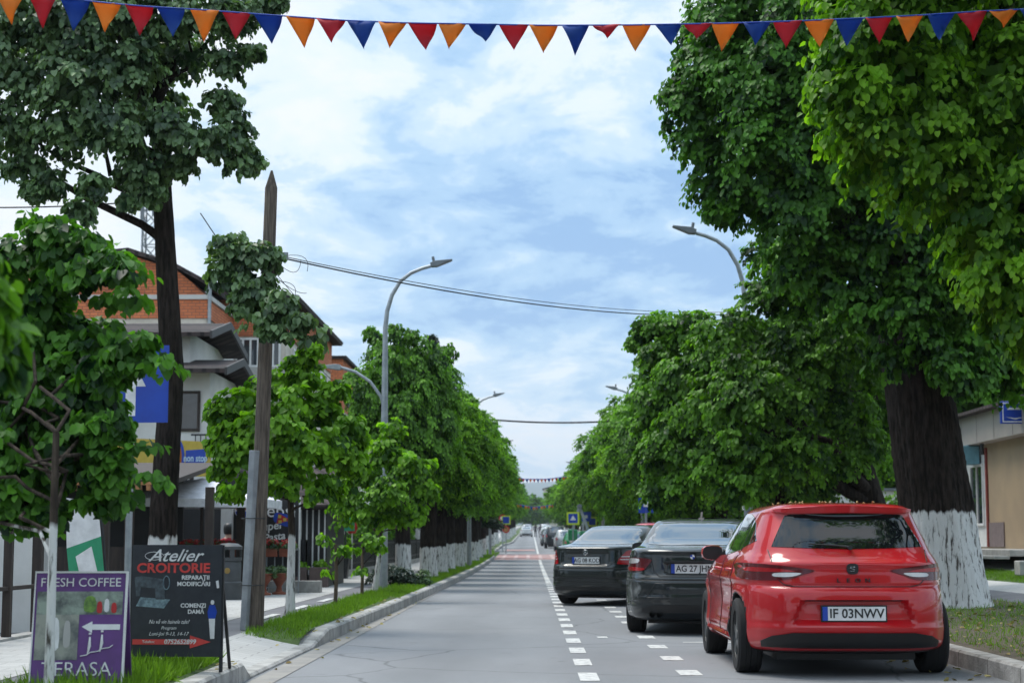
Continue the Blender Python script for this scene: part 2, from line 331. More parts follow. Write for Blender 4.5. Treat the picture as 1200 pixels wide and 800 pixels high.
def detail_asphalt(m):
    t = m.node_tree; b = t.nodes['Principled BSDF']; src = b.inputs['Base Color'].links[0].from_socket
    tcn = tn(t, 'ShaderNodeTexCoord'); nz = tn(t, 'ShaderNodeTexNoise'); ins(nz, Scale=1.3, Detail=4); t.links.new(tcn.outputs['Object'], nz.inputs[0])
    ad = tn(t, 'ShaderNodeMix', data_type='VECTOR'); ad.inputs[0].default_value = .22; t.links.new(tcn.outputs['Object'], ad.inputs[4]); t.links.new(nz.outputs[1], ad.inputs[5])
    vo = tn(t, 'ShaderNodeTexVoronoi', feature='DISTANCE_TO_EDGE'); vo.inputs['Scale'].default_value = .33; t.links.new(ad.outputs[1], vo.inputs[0])
    cr = tn(t, 'ShaderNodeMapRange'); cr.inputs[1].default_value = .0; cr.inputs[2].default_value = .006; cr.inputs[3].default_value = .55; cr.inputs[4].default_value = 1; t.links.new(vo.outputs[0], cr.inputs[0])
    vc = tn(t, 'ShaderNodeTexVoronoi'); vc.inputs['Scale'].default_value = .16; vc.inputs['Randomness'].default_value = .9; mp = tn(t, 'ShaderNodeMapping'); mp.inputs[3].default_value = (1, .45, 1); t.links.new(tcn.outputs['Object'], mp.inputs[0]); t.links.new(mp.outputs[0], vc.inputs[0])
    bw = tn(t, 'ShaderNodeRGBToBW'); t.links.new(vc.outputs['Color'], bw.inputs[0]); pr_ = tn(t, 'ShaderNodeMapRange'); pr_.inputs[3].default_value = .86; pr_.inputs[4].default_value = 1.1; t.links.new(bw.outputs[0], pr_.inputs[0])
    ng = tn(t, 'ShaderNodeTexNoise'); ins(ng, Scale=260, Detail=2); t.links.new(tcn.outputs['Object'], ng.inputs[0]); gr = tn(t, 'ShaderNodeMapRange'); gr.inputs[1].default_value = .3; gr.inputs[2].default_value = .7; gr.inputs[3].default_value = .78; gr.inputs[4].default_value = 1.22; t.links.new(ng.outputs[0], gr.inputs[0])
    # wheel tracks polished by traffic and oil drips
    sxn = tn(t, 'ShaderNodeSeparateXYZ'); t.links.new(tcn.outputs['Object'], sxn.inputs[0])
    sn = tn(t, 'ShaderNodeMath', operation='MULTIPLY_ADD'); sn.inputs[1].default_value = 4.2; sn.inputs[2].default_value = 1.9; t.links.new(sxn.outputs[0], sn.inputs[0])
    si = tn(t, 'ShaderNodeMath', operation='SINE'); t.links.new(sn.outputs[0], si.inputs[0]); tr = tn(t, 'ShaderNodeMapRange'); tr.inputs[1].default_value = -1; tr.inputs[3].default_value = .93; tr.inputs[4].default_value = 1.05; t.links.new(si.outputs[0], tr.inputs[0])
    no = tn(t, 'ShaderNodeTexNoise'); ins(no, Scale=2.6, Detail=3); t.links.new(tcn.outputs['Object'], no.inputs[0]); oi = tn(t, 'ShaderNodeMapRange'); oi.inputs[1].default_value = .68; oi.inputs[2].default_value = .76; oi.inputs[3].default_value = 1; oi.inputs[4].default_value = .62; t.links.new(no.outputs[0], oi.inputs[0])
    cur = src
    for q in (cr, pr_, gr, tr, oi):
        mu = tn(t, 'ShaderNodeMix', data_type='RGBA', blend_type='MULTIPLY'); mu.inputs[0].default_value = 1; t.links.new(cur, mu.inputs[6]); t.links.new(q.outputs[0], mu.inputs[7]); cur = mu.outputs[2]
    t.links.new(cur, b.inputs['Base Color'])
detail_asphalt(MT['asphalt'])
def joints(m, step=1.0):
    t = m.node_tree; b = t.nodes['Principled BSDF']; src = b.inputs['Base Color'].links[0].from_socket
    tcn = tn(t, 'ShaderNodeTexCoord'); sxn = tn(t, 'ShaderNodeSeparateXYZ'); t.links.new(tcn.outputs['Object'], sxn.inputs[0])
    dv = tn(t, 'ShaderNodeMath', operation='DIVIDE'); dv.inputs[1].default_value = step; t.links.new(sxn.outputs[1], dv.inputs[0]); fr_ = tn(t, 'ShaderNodeMath', operation='FRACT'); t.links.new(dv.outputs[0], fr_.inputs[0])
    g = tn(t, 'ShaderNodeMath', operation='GREATER_THAN'); g.inputs[1].default_value = .018; t.links.new(fr_.outputs[0], g.inputs[0]); r = tn(t, 'ShaderNodeMapRange'); r.inputs[3].default_value = .35; t.links.new(g.outputs[0], r.inputs[0])
    mu = tn(t, 'ShaderNodeMix', data_type='RGBA', blend_type='MULTIPLY'); mu.inputs[0].default_value = 1; t.links.new(src, mu.inputs[6]); t.links.new(r.outputs[0], mu.inputs[7]); t.links.new(mu.outputs[2], b.inputs['Base Color'])
MT['kerbstone'] = pm('kerb_stone', (.45, .44, .42), .9, col2=(.25, .245, .23), scale=4, bump=.4, bscale=50, detail=9); joints(MT['kerbstone'])
# ------------------------------------------------------------------ ground, road, kerbs
def ylist(a, b):
    ys = [a]
    while ys[-1] < b: ys.append(min(b, ys[-1] + max(.5, abs(ys[-1])*.05)))
    return ys
def strip(name, xs, zf, mat, a, b, extra=(), ys=None):
    """xs: functions of Y across the strip, zf(X, Y) height"""
    ys = sorted(set((ys or ylist(a, b)) + list(extra))); v = []; f = []; n = len(xs)
    for Y in ys:
        for x in xs:
            X = x(Y) if callable(x) else x; v.append((X, Y, zf(X, Y)))
    for i in range(len(ys)-1):
        for k in range(n-1): f.append((i*n+k, i*n+k+1, (i+1)*n+k+1, (i+1)*n+k))
    me = bpy.data.meshes.new(name); me.from_pydata(v, [], f); me.materials.append(mat)
    return tag(link(name, me), kind='structure')
YA, YB = -25, 700
strip('ground', [-4800, -900, -60, -9, xk, 3.9, 6, 7.2, 9, 10.3, 11.9, 13, 60, 900, 4800], lambda X, Y: zr(Y) - (.06 if -9.5 < X < 12.5 else .02) + (max(0, interp(X, RS)-.15) if X > 4 else (.0 if X > -9 else .14)), MT['farland'], YA, 7800)
strip('road', [lambda Y: xk(Y)-.05, 0, 2, 3.9], lambda X, Y: zr(Y), MT['asphalt'], YA, YB)
def kh(Y): return interp(Y, [(14.25, .15), (14.6, .035), (18.6, .035), (20.0, .15)])
def kerb(name, xf, side, hf, a, b, extra):
    # profile: road face, top, back
    ys = sorted(set(ylist(a, b) + list(extra))); v = []; f = []
    for Y in ys:
        x = xf(Y); h = hf(Y); z = zr(Y)
        for dx, dz in ((0, -.05), (0, h-.02), (.02, h), (.15, h+.004), (.15, -.05)): v.append((x + side*dx, Y, z+dz))
    for i in range(len(ys)-1):
        for k in range(4): f.append((i*5+k, i*5+k+1, (i+1)*5+k+1, (i+1)*5+k))
    f.append((0, 1, 2, 3, 4)); me = bpy.data.meshes.new(name); me.from_pydata(v, [], f); me.materials.append(MT['kerbstone'])
    return tag(link(name, me), kind='structure')
EX = [14.25, 14.6, 16, 17, 18.6, 19, 19.5, 20]
kerb('kerb', xk, -1, kh, YA, YB, EX)
kerb('kerb', lambda Y: 3.85, 1, lambda Y: .15, YA, YB, [])
def vz(X, Y):       # left verge height
    return zr(Y) + interp(Y, [(14.2, .15), (14.6, -.05), (18.3, -.05), (18.75, .10), (19.3, .15)]) + (.03 if -2.95 < X < -2.6 else 0)
strip('verge', [lambda Y: xk(Y)-.15, lambda Y: xk(Y)-.35, -2.9, -3.08], vz, MT['turf'], YA, 14.6, [14.0, 14.2, 14.3, 14.45])
strip('verge', [lambda Y: xk(Y)-.15, lambda Y: xk(Y)-.35, -2.9, -3.08], vz, MT['turf'], 18.3, YB, [18.5, 18.75, 19.0, 19.3])
# sloping paved crossing between the two verges
strip('pavement', [lambda Y: xk(Y)-.15, -3.08], lambda X, Y: (kh(Y) if X > -2.6 else .15)+.004, MT['paving'], 14.3, 18.9, EX)
strip('path', [-3.72, -3.08], lambda X, Y: zr(Y)+.15, MT['asphalt_dark'], YA, YB)
strip('pavement', [-5.15, -3.72], lambda X, Y: zr(Y)+.155, MT['paving'], YA, YB)
strip('pavement', [-9.5, -5.15], lambda X, Y: zr(Y)+.12, MT['asphalt_dark'], YA, YB)
rz = lambda X, Y: zr(Y) + interp(X, RS)
strip('verge', [4.0, 5, 6, 7.2], rz, MT['soil'], YA, YB)
strip('path', [7.2, 8.0], rz, MT['asphalt_dark'], YA, YB)
strip('pavement', [8.0, 9.0], rz, MT['paving'], YA, YB)
strip('lawn', [9.0, 10.3], rz, MT['turf'], YA, YB)
strip('pavement', [10.3, 11.9], rz, MT['paving'], YA, YB)
# painted markings
mk = MB()
def mark(x0, x1, y0, y1, z=.004):
    n = max(1, int((y1-y0)/6)); 
    for i in range(n):
        a, b = y0+(y1-y0)*i/n, y0+(y1-y0)*(i+1)/n
        mk.add([(x0, a, zr(a)+z), (x1, a, zr(a)+z), (x1, b, zr(b)+z), (x0, b, zr(b)+z)], [(0, 1, 2, 3)])
Y = 5.45
while Y < 48: mark(.40, .56, Y, Y+.88); Y += 1.78
mark(.41, .55, 48, 96); mark(.41, .55, 116, 500)
Y = 5.6
while Y < 40: mark(1.26, 1.45, Y, Y+.6); Y += 1.87
mark(1.7, 3.8, 19.75, 19.87); mark(1.7, 3.8, 25.6, 25.72); mark(1.7, 3.8, 12.9, 13.02)
mark(.78, .90, 20.7, 21.0)
for k in range(3): mark(-3.45, -3.33, 22+k*3.2, 23.6+k*3.2, .16)
tag(mk.build('road_markings', MT['paint']), kind='structure')
rp = MB(); mk = rp
mark(-2.05, 3.7, 97, 114); mark(-1.9, .3, 128, 134)
tag(mk.build('crossing_paint', MT['red_paint']), kind='structure')
mk = MB()
for i in range(8): mark(-1.7+i*.72, -1.5+i*.72, 98, 113, .009)
tag(mk.build('faded_crossing_bars', pm('faded_bar_paint', (.55, .42, .4), .7, col2=(.4, .24, .22), scale=2)), kind='structure')
# road repair patches / dust along kerb
pt = MB(); mk = pt
mark(-2.26, -2.05, 14, 60, .005)
tag(mk.build('gutter_dust', pm('gutter_dust', (.3, .285, .26), .95, col2=(.24, .23, .22), scale=3)), kind='structure')
# far hills
hv = []; hf = []
nx = 60
for j, (Yh, zb) in enumerate([(4500, -.1), (6000, .6), (7200, 1.0), (7600, .2)]):
    for i in range(nx+1):
        X = -4500+9000*i/nx
        ridge = 175 + 40*math.sin(X/800.+1.2) + 22*math.sin(X/330.+2) + 8*math.sin(X/120.)
        hv.append((X, Yh, 9+ridge*zb))
for j in range(3):
    for i in range(nx): hf.append((j*(nx+1)+i, j*(nx+1)+i+1, (j+1)*(nx+1)+i+1, (j+1)*(nx+1)+i))
me = bpy.data.meshes.new('hills'); me.from_pydata(hv, [], hf); me.materials.append(MT['hill']); tag(link('hills', me), kind='structure')

# haze: one closed box round everything
hz = MB(); hz.box(-5000, 5000, -400, 7900, -2.0, 300); ho = hz.build('haze', bpy.data.materials.new('haze')); tag(ho, kind='stuff'); ho['label'] = 'thin pale haze over the whole street'
hm_ = ho.data.materials[0]; hm_.use_nodes = True; ht_ = hm_.node_tree; ht_.nodes.clear(); ho_ = ht_.nodes.new('ShaderNodeOutputMaterial'); pv = ht_.nodes.new('ShaderNodeVolumePrincipled')
pv.inputs['Color'].default_value = (.80, .88, 1, 1); pv.inputs['Density'].default_value = .00014; pv.inputs['Anisotropy'].default_value = .2; ht_.links.new(pv.outputs[0], ho_.inputs['Volume'])
# ------------------------------------------------------------------ foliage
LEAF = np.array([(0, .06, 0), (.30, -.03, .05), (.47, .28, .15), (.34, .68, .10), (0, 1.0, -.10), (-.34, .68, .10), (-.47, .28, .15), (-.30, -.03, .07)])
def unit(a): return a/np.maximum(np.linalg.norm(a, axis=1, keepdims=True), 1e-9)
def leaves_mesh(name, P, T, Nn, S, Cc, mat, shape=LEAF):
    n = len(P); T = unit(T); Nn = unit(Nn - T*np.sum(Nn*T, 1, keepdims=True)); X = np.cross(T, Nn)
    V = P[:, None, :] + S[:, None, None]*(shape[None, :, 0:1]*X[:, None, :] + shape[None, :, 1:2]*T[:, None, :] + shape[None, :, 2:3]*Nn[:, None, :])
    k = len(shape); V = V.reshape(-1, 3); base = (np.arange(n)*k)[:, None]
    q = (np.array([[0, 1, 2, 3, 4], [0, 4, 5, 6, 7]]) if k == 8 else np.array([[0, 1, 2]]))
    Fc = (base[:, :, None] + q[None]).reshape(-1, q.shape[1])
    me = bpy.data.meshes.new(name); me.vertices.add(len(V)); me.vertices.foreach_set('co', V.astype(np.float32).ravel())
    me.loops.add(Fc.size); me.loops.foreach_set('vertex_index', Fc.astype(np.int32).ravel())
    me.polygons.add(len(Fc)); me.polygons.foreach_set('loop_start', (np.arange(len(Fc))*q.shape[1]).astype(np.int32))
    me.polygons.foreach_set('loop_total', np.full(len(Fc), q.shape[1], np.int32)) if hasattr(me.polygons[0], 'loop_total') and False else None
    at_ = me.attributes.new('lc', 'FLOAT', 'POINT'); at_.data.foreach_set('value', np.repeat(Cc, k).astype(np.float32))
    me.materials.append(mat); me.update(calc_edges=True); return me
def crown_mesh(name, blobs, mat, size=.12, per_m2=70, seed=1, droop=.9, spray=9, tipcol=.55, hang=.42, inner=.12, sub=True):
    """blobs: rows (x,y,z,r). Every blob carries smaller boughs; leaves grow on them in overlapping drooping sprays."""
    rg = np.random.default_rng(seed); B0 = np.array(blobs, float); cen = np.average(B0[:, :3], axis=0, weights=B0[:, 3]**2)
    P = []; T = []; Nn = []; S = []; Cc = []
    SB = []
    for bi, (x, y, z, r) in enumerate(B0):
        if not sub or r < size*1.1: SB.append((x, y, z, r, 0, 0, 1, rg.normal(0, .1))); continue
        n = 9; off = rg.random()*6.28
        for i in range(n):
            ph = math.acos(1-2*(i+.5)/n); th = i*2.39996+off
            d = np.array((math.sin(ph)*math.cos(th), math.sin(ph)*math.sin(th), math.cos(ph)))
            c = np.array((x, y, z)) + d*r*rg.uniform(.5, .76)*np.array((1, 1, .9))
            D = np.linalg.norm(c-B0[:, :3], axis=1)/B0[:, 3]; D[bi] = 9
            if (D < .5).any(): continue
            SB.append((*c, r*rg.uniform(.30, .45), *d, rg.normal(0, .17)))
        m = int(r*r*per_m2*5)          # filler leaves inside the boughs, coloured darker and added to block light
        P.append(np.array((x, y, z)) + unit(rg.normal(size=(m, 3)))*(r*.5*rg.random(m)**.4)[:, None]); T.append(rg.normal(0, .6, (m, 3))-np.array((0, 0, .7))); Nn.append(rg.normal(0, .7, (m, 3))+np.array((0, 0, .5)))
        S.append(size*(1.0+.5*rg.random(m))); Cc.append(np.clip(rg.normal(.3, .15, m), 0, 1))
    for bi, (x, y, z, r, px_, py_, pz_, jc) in enumerate(SB):
        ns = int(4*math.pi*r*r*per_m2/spray*1.25)+3
        d = unit(rg.normal(size=(ns, 3))+np.array((px_, py_, pz_))*.7); d[:, 2] = np.where(d[:, 2] < -.6, -d[:, 2], d[:, 2])
        rad = r*(1-np.abs(rg.normal(0, .1, ns))-rg.random(ns)*inner)
        c = np.array((x, y, z)) + d*rad[:, None]*np.array((1, 1, .85))
        out2 = unit(c-cen); outw = unit(d*.8 + np.array((px_, py_, pz_))*.4 + out2*.35); dirn = unit(outw*.6 + np.array((0, 0, -droop))*.55 + rg.normal(0, .18, (ns, 3)))
        fly = rg.random(ns) < .07; c = c + outw*(fly*r*.35*rg.random(ns))[:, None]
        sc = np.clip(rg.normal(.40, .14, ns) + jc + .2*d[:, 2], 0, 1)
        side = unit(np.cross(dirn, np.array((0, 0, 1.)))); L = np.minimum(hang, r*1.3)*(.45+.6*rg.random(ns))
        for k in range(spray):
            f = k/(spray-1); m = rg.random(ns) < .95; sg = 1 if k % 2 else -1
            p = c + dirn*(f*L)[:, None] + side*(sg*size*.33) + np.array((0, 0, -1.))*(.3*f*f*L)[:, None] + rg.normal(0, .012, (ns, 3))
            t = dirn*.5 + side*(sg*.6*(1-f*.7)) + np.array((0, 0, -.75)) + rg.normal(0, .3, (ns, 3))
            nrm = outw*.8 + np.array((0, 0, .7)) + rg.normal(0, .38, (ns, 3))
            P.append(p[m]); T.append(t[m]); Nn.append(nrm[m]); S.append((size*(1.1-.45*f)*(.75+.45*rg.random(ns)))[m])
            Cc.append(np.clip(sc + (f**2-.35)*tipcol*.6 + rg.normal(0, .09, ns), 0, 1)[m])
    return leaves_mesh(name, *(np.concatenate(a) for a in (P, T, Nn, S, Cc)), mat)
def wobble(a, b, n, amp, rg):
    a, b = Vector(a), Vector(b); pts = []
    for i in range(n+1):
        t = i/n; p = a.lerp(b, t) + Vector((rg.gauss(0, amp), rg.gauss(0, amp), rg.gauss(0, amp*.5)))*math.sin(math.pi*t)
        pts.append(p)
    return pts
def trunk_mesh(name, base_r, path, top_r, blobs, mat, root, seed=1, nl=10, n=18, flare=1.45, ridges=.06, furrow=0):
    """tapered ridged trunk along path (local coords) and limbs running from it to the blobs"""
    rg = random.Random(seed); mb = MB(); K = len(path)
    P = [Vector(p) for p in path]; dense = []
    for i in range(K-1):
        nd = 20 if furrow else 6
        for k in range(nd): dense.append(P[i].lerp(P[i+1], k/nd))
    dense.append(P[-1]); vs = []; nr = n
    for i, p in enumerate(dense):
        t = i/(len(dense)-1); h = (p-P[0]).length; r = base_r + (top_r-base_r)*t
        r *= 1 + (flare-1)*math.exp(-h/.28)
        for k in range(nr):
            a = 2*math.pi*k/nr
            q = r*(1 + ridges*math.sin(a*3+seed+t*2) + ridges*.7*math.sin(a*7+t*5+seed*2) + rg.gauss(0, .012) + furrow*(abs(math.sin(a*11+1.5*math.sin(t*7)))+.6*abs(math.sin(a*17.0+2*math.sin(t*9+1)))-.9))
            vs.append((p.x+q*math.cos(a), p.y+q*math.sin(a), p.z))
    fs = [(i*nr+k, i*nr+(k+1) % nr, (i+1)*nr+(k+1) % nr, (i+1)*nr+k) for i in range(len(dense)-1) for k in range(nr)]
    fs.append(tuple((len(dense)-1)*nr+k for k in range(nr))); mb.add(vs, fs)
    bl = sorted(blobs, key=lambda b: -b[3])[:nl]
    for b in bl:
        tgt = Vector(b[:3]); i0 = len(dense)-1
        cand = [j for j in range(len(dense)//3, len(dense)) if dense[j].z < tgt.z+.2] or [len(dense)//2]
        j = min(cand, key=lambda q: (dense[q]-tgt).length + .6*abs(dense[q].z-(tgt.z-.5*(tgt-dense[q]).xy.length)))
        t = j/(len(dense)-1); r0 = (base_r+(top_r-base_r)*t)*.5
        pts = wobble(dense[j], tgt, 6, .12*(tgt-dense[j]).length**.5, rg)
        mb.tube(pts, [max(.012, r0*(1-.85*q/6)) for q in range(7)], 7)
    return mb.build('trunk', mat, root, smooth=60)
def B(px, py, Y, r): v = at(px, py, Y); return (v.x, v.y, v.z, r)
def loc_blobs(bl, base): return [(x-base[0], y-base[1], z-base[2], r) for x, y, z, r in bl]
def tree(name, label, base, path, r0, r1, blobs, leafmat, barkmat, size, per, seed, nl=10, group=None, **kw):
    base = Vector(base); root = empty(name, base, label, 'tree', group=group); bl = loc_blobs(blobs, base)
    trunk_mesh('trunk', r0, path, r1, bl, MT[barkmat], root, seed, nl, flare=kw.pop('flare', 1.35), n=kw.pop('n', 18), furrow=kw.pop('furrow', 0))
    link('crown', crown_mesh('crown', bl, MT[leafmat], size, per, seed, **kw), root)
    return root
def envelope(cx, cy, cz, rx, ry, rz_, n, br, seed, keep=None):
    rg = random.Random(seed); o = []
    for i in range(n):
        ph = math.acos(1-2*(i+.5)/n); th = i*2.39996+seed
        k = rg.uniform(.62, .86); r = br*rg.uniform(.75, 1.25)
        p = (cx+rx*k*math.sin(ph)*math.cos(th), cy+ry*k*math.sin(ph)*math.sin(th), cz+rz_*k*math.cos(ph), r)
        if keep is None or keep(p): o.append(p)
    return o
def proj(p):
    v = CM.inverted() @ (Vector(p[:3])-Vector((0, 0, CAMZ))); return 600+F*v.x/-v.z, 400-F*v.y/-v.z

# --- near right linden, trunk outside the frame
b0 = (6.6, 17.5, zg(6.6, 17.5))
bl = [B(*q) for q in [(995, 110, 16.4, .42), (1010, 40, 16.4, .5), (1015, 165, 16.5, .4), (1060, 60, 16.6, .7), (1060, 150, 16.6, .6), (1100, 215, 16.6, .5), (1130, 190, 16.8, .6), (1150, 262, 16.6, .45),
      (1165, 310, 16.5, .42), (1185, 355, 16.5, .34), (1215, 395, 16.5, .25), (1150, 110, 17, .9), (1200, 220, 17, .8), (1230, 310, 17, .7), (1270, 385, 17, .5), (1250, 60, 17.3, 1.1), (1100, -50, 17, 1.0), (1030, -50, 16.6, .7),
      (1320, 200, 17.3, 1.1), (1330, 340, 17.2, .9), (1350, 50, 17.6, 1.2), (1250, -80, 17.4, 1.1), (1140, 40, 17.8, .9), (1400, 140, 18, 1.2), (1430, 300, 18, 1.0), (1500, 200, 17.5, 1.2), (1180, 150, 18.2, .9), (1350, -100, 18, 1.2), (1270, 430, 17.2, .5), (1290, 180, 18.6, 1.0)]]
bl += [(4.9, 12.6, 7.0, 1.2), (6.0, 11.2, 6.4, 1.5), (4.6, 10.8, 7.6, 1.3), (7.2, 12.8, 5.6, 1.4), (3.9, 12.0, 8.2, 1.1), (5.6, 14.5, 8.0, 1.4)]  # unseen boughs added out of view to darken the red hatchback's window reflection
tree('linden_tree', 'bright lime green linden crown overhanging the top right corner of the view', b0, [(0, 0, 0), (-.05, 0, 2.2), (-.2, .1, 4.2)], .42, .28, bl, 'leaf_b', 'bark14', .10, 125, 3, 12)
# --- big whitewashed linden behind the red car
b1 = (6.02, 25.5, zg(6.0, 25.5))
bl = [B(*q) for q in [(850, 30, 24.5, .7), (830, 90, 24.5, .6), (806, 122, 24.4, .4), (828, 165, 24.5, .5), (845, 215, 24.5, .45), (845, 245, 24.4, .25), (885, 232, 24.3, .42), (870, -40, 24.5, .8), (900, 90, 24, .9), (900, 170, 24, .8), (930, 240, 24, .6),
      (960, 20, 24, 1.0), (970, 130, 24, 1.0), (980, 220, 24, .8), (1040, 60, 24.5, 1.1), (1050, 180, 24.2, 1.0), (1040, 270, 24, .6), (1100, 250, 24.3, .9), (1150, 180, 24.6, 1.1), (1120, 330, 24, .55), (1080, 340, 24, .45), (1000, 300, 24.2, .45), (950, 290, 24.2, .4),
      (1150, 330, 24.6, .7), (1140, 400, 24.4, .45), (1180, 380, 24.6, .6), (1190, 440, 24.8, .4), (1100, 400, 24.3, .35), (1050, 330, 24.3, .35), (1220, 300, 25, 1.0), (1250, 150, 25, 1.2), (960, -80, 25, 1.1), (1080, -60, 25, 1.2), (1200, -20, 25.5, 1.2),
      (900, 60, 26.3, 1.2), (960, 160, 26.8, 1.3), (1060, 150, 27.6, 1.3), (1150, 220, 27.6, 1.2), (1010, 40, 27.5, 1.3), (1300, 250, 26, 1.2), (1000, 260, 27, .8), (1090, 290, 27.5, .9), (1170, 350, 27, .8), (1060, 370, 23.9, .4), (1110, 430, 23.9, .32), (1085, 400, 24, .3), (1045, 420, 24.3, .3), (930, 310, 24.4, .4), (1010, 360, 24.1, .38), (975, 335, 24.3, .4), (1140, 440, 24.2, .35), (1160, 420, 24.5, .45), (1120, 290, 23.8, .5)]]
tree('linden_tree', 'massive old linden with the widest whitewashed trunk, standing behind the red hatchback', b1, [(0, 0, 0), (-.12, 0, 1.5), (-.32, 0, 3.0), (-.5, .1, 4.3)], .56, .42, bl, 'leaf_d', 'bark14', .105, 120, 5, 16, flare=1.12, n=132, furrow=.03)
# --- linden just behind it
b2 = (6.1, 31.2, zg(6.1, 31.2))
bl = [B(*q) for q in [(872, 520, 28.4, .42), (868, 435, 28.8, .42), (875, 560, 28.4, .3), (900, 300, 30, .4), (895, 345, 29.6, .45), (940, 290, 29.8, .45), (985, 390, 28.8, .5), (1030, 400, 29.5, .6), (1035, 480, 29.5, .4), (925, 305, 29.5, .35), (915, 340, 29.2, .4), (925, 400, 29, .5), (950, 350, 29.5, .5), (960, 430, 29, .6), (920, 460, 28.7, .6), (985, 480, 29, .5), (1010, 430, 30, .6), (1015, 520, 29, .4), (985, 545, 28.8, .35), (940, 530, 28.5, .5), (880, 460, 28.6, .6), (905, 545, 28.4, .45),
      (850, 400, 29.5, .55), (870, 385, 30.2, .4), (885, 415, 29.6, .45), (815, 385, 30.3, .4), (785, 385, 30.6, .38), (760, 385, 30.8, .3), (745, 400, 30.8, .18), (770, 420, 30.4, .4), (770, 465, 30.2, .42), (800, 440, 29.8, .5), (840, 470, 29, .6), (800, 510, 29.6, .5), (775, 530, 30, .45), (760, 500, 30.6, .28),
      (840, 540, 29, .5), (800, 565, 29.6, .35), (770, 575, 30, .3), (860, 570, 28.8, .35), (1040, 360, 31, .7), (1060, 450, 32, .6), (960, 400, 32, 1.1), (880, 440, 32.5, 1.1), (1000, 480, 33, .9), (820, 430, 32.3, .8), (1080, 400, 33, .9)]]
tree('linden_tree', 'linden beside the right street lamp, second dark trunk behind the red hatchback', b2, [(0, 0, 0), (0, 0, 1.4), (-.3, .1, 2.6), (-.7, .1, 3.4)], .3, .2, bl, 'leaf', 'bark14', .10, 110, 11, 14)
# --- tall left linden
b3 = (at(191, 600, 22.8).x, 22.8, zg(-4.8, 22.8))
TL = at(191, 245, 22.8)
bl = [B(*q) for q in [(20, 20, 22, .6), (80, 30, 22, .7), (150, 10, 22, .7), (220, 20, 22.2, .6), (270, 15, 22.3, .38), (30, 90, 22, .6), (90, 100, 21.8, .6), (150, 80, 22, .55), (268, 70, 22.4, .3), (262, 118, 22.5, .24), (275, 150, 22.3, .33), (20, 150, 22, .5), (80, 150, 21.8, .5), (140, 150, 21.8, .5), (200, 150, 22, .42),
      (240, 165, 22, .36), (285, 185, 22.2, .22), (165, 200, 22, .35), (210, 190, 22.2, .3), (30, 195, 22, .3), (110, 215, 21.6, .2), (95, 245, 21.4, .16), (40, 225, 21.8, .14), (-40, 60, 22, .8), (-50, 160, 22.5, .6), (200, 60, 23.2, .55), (100, 60, 23.5, .9), (180, 120, 23.6, .5), (60, -60, 22.5, .8), (160, -60, 22.5, .8), (240, -50, 22.5, .6),
      # the bough hanging over the wooden pole
      (268, 288, 19.3, .2), (262, 320, 19.3, .17), (290, 300, 19.3, .22), (300, 335, 19.2, .2), (285, 355, 19.2, .15), (315, 300, 19.4, .15), (330, 355, 19, .17), (318, 385, 19, .14), (352, 375, 18.9, .13), (368, 392, 18.8, .1), (345, 398, 18.9, .1), (300, 375, 19, .1)]]
bl = [(x, y, z, r*(.86 if r > .24 else 1)) for x, y, z, r in bl] + [B(*q) for q in [(300, 8, 22.3, .18), (325, 2, 22.3, .12), (298, 60, 22.4, .12), (300, 195, 22.2, .1), (180, 225, 22, .16), (150, 235, 21.9, .12), (60, 215, 21.8, .2)]]
tree('linden_tree', 'tall silver-leaved linden at the upper left whose bough hangs over the wooden pole', b3, [(0, 0, 0), (.02, 0, 1.5), (.08, 0, 3.2), tuple(TL-Vector(b3)), tuple(at(185, 120, 23)-Vector(b3))], .19, .10, bl, 'leaf_g', 'bark12d', .10, 115, 17, 20, n=80, furrow=.03, hang=.34, spray=8)
# --- young linden behind the wooden pole
bx = at(340, 722, 22.6); b4 = (bx.x, 22.6, zg(bx.x, 22.6))
bl = [B(*q) for q in [(262, 478, 22.6, .22), (262, 522, 22.4, .18), (258, 550, 22.3, .14), (285, 470, 22.5, .3), (285, 530, 22.2, .32), (270, 575, 22.1, .16), (320, 450, 22.8, .3), (330, 500, 22, .35), (330, 560, 22, .3), (355, 440, 22.7, .26), (365, 410, 22.6, .14), (350, 400, 22.5, .1), (378, 478, 22.5, .26), (375, 520, 22, .36), (380, 570, 22, .25),
      (410, 500, 22.4, .22), (412, 545, 22.4, .22), (410, 575, 22.4, .1), (330, 520, 23, .5), (390, 490, 22.6, .14)]]
bl = [(x, y, z, r*.93) for x, y, z, r in bl] + [B(*q) for q in [(300, 500, 22.2, .28), (345, 470, 22.3, .26), (395, 455, 22.6, .16), (400, 530, 22.2, .2), (300, 565, 22.1, .2), (350, 530, 22, .26), (415, 515, 22.5, .14), (265, 500, 22.4, .2), (350, 425, 22.7, .16)]]
tree('young_linden_tree', 'young linden with round crown and white stem directly behind the wooden pole', b4, [(0, 0, 0), (.01, 0, 1.0), (-.04, .0, 2.0)], .055, .035, bl, 'leaf_b', 'bark12', .105, 95, 23, 14, hang=.2, spray=7)
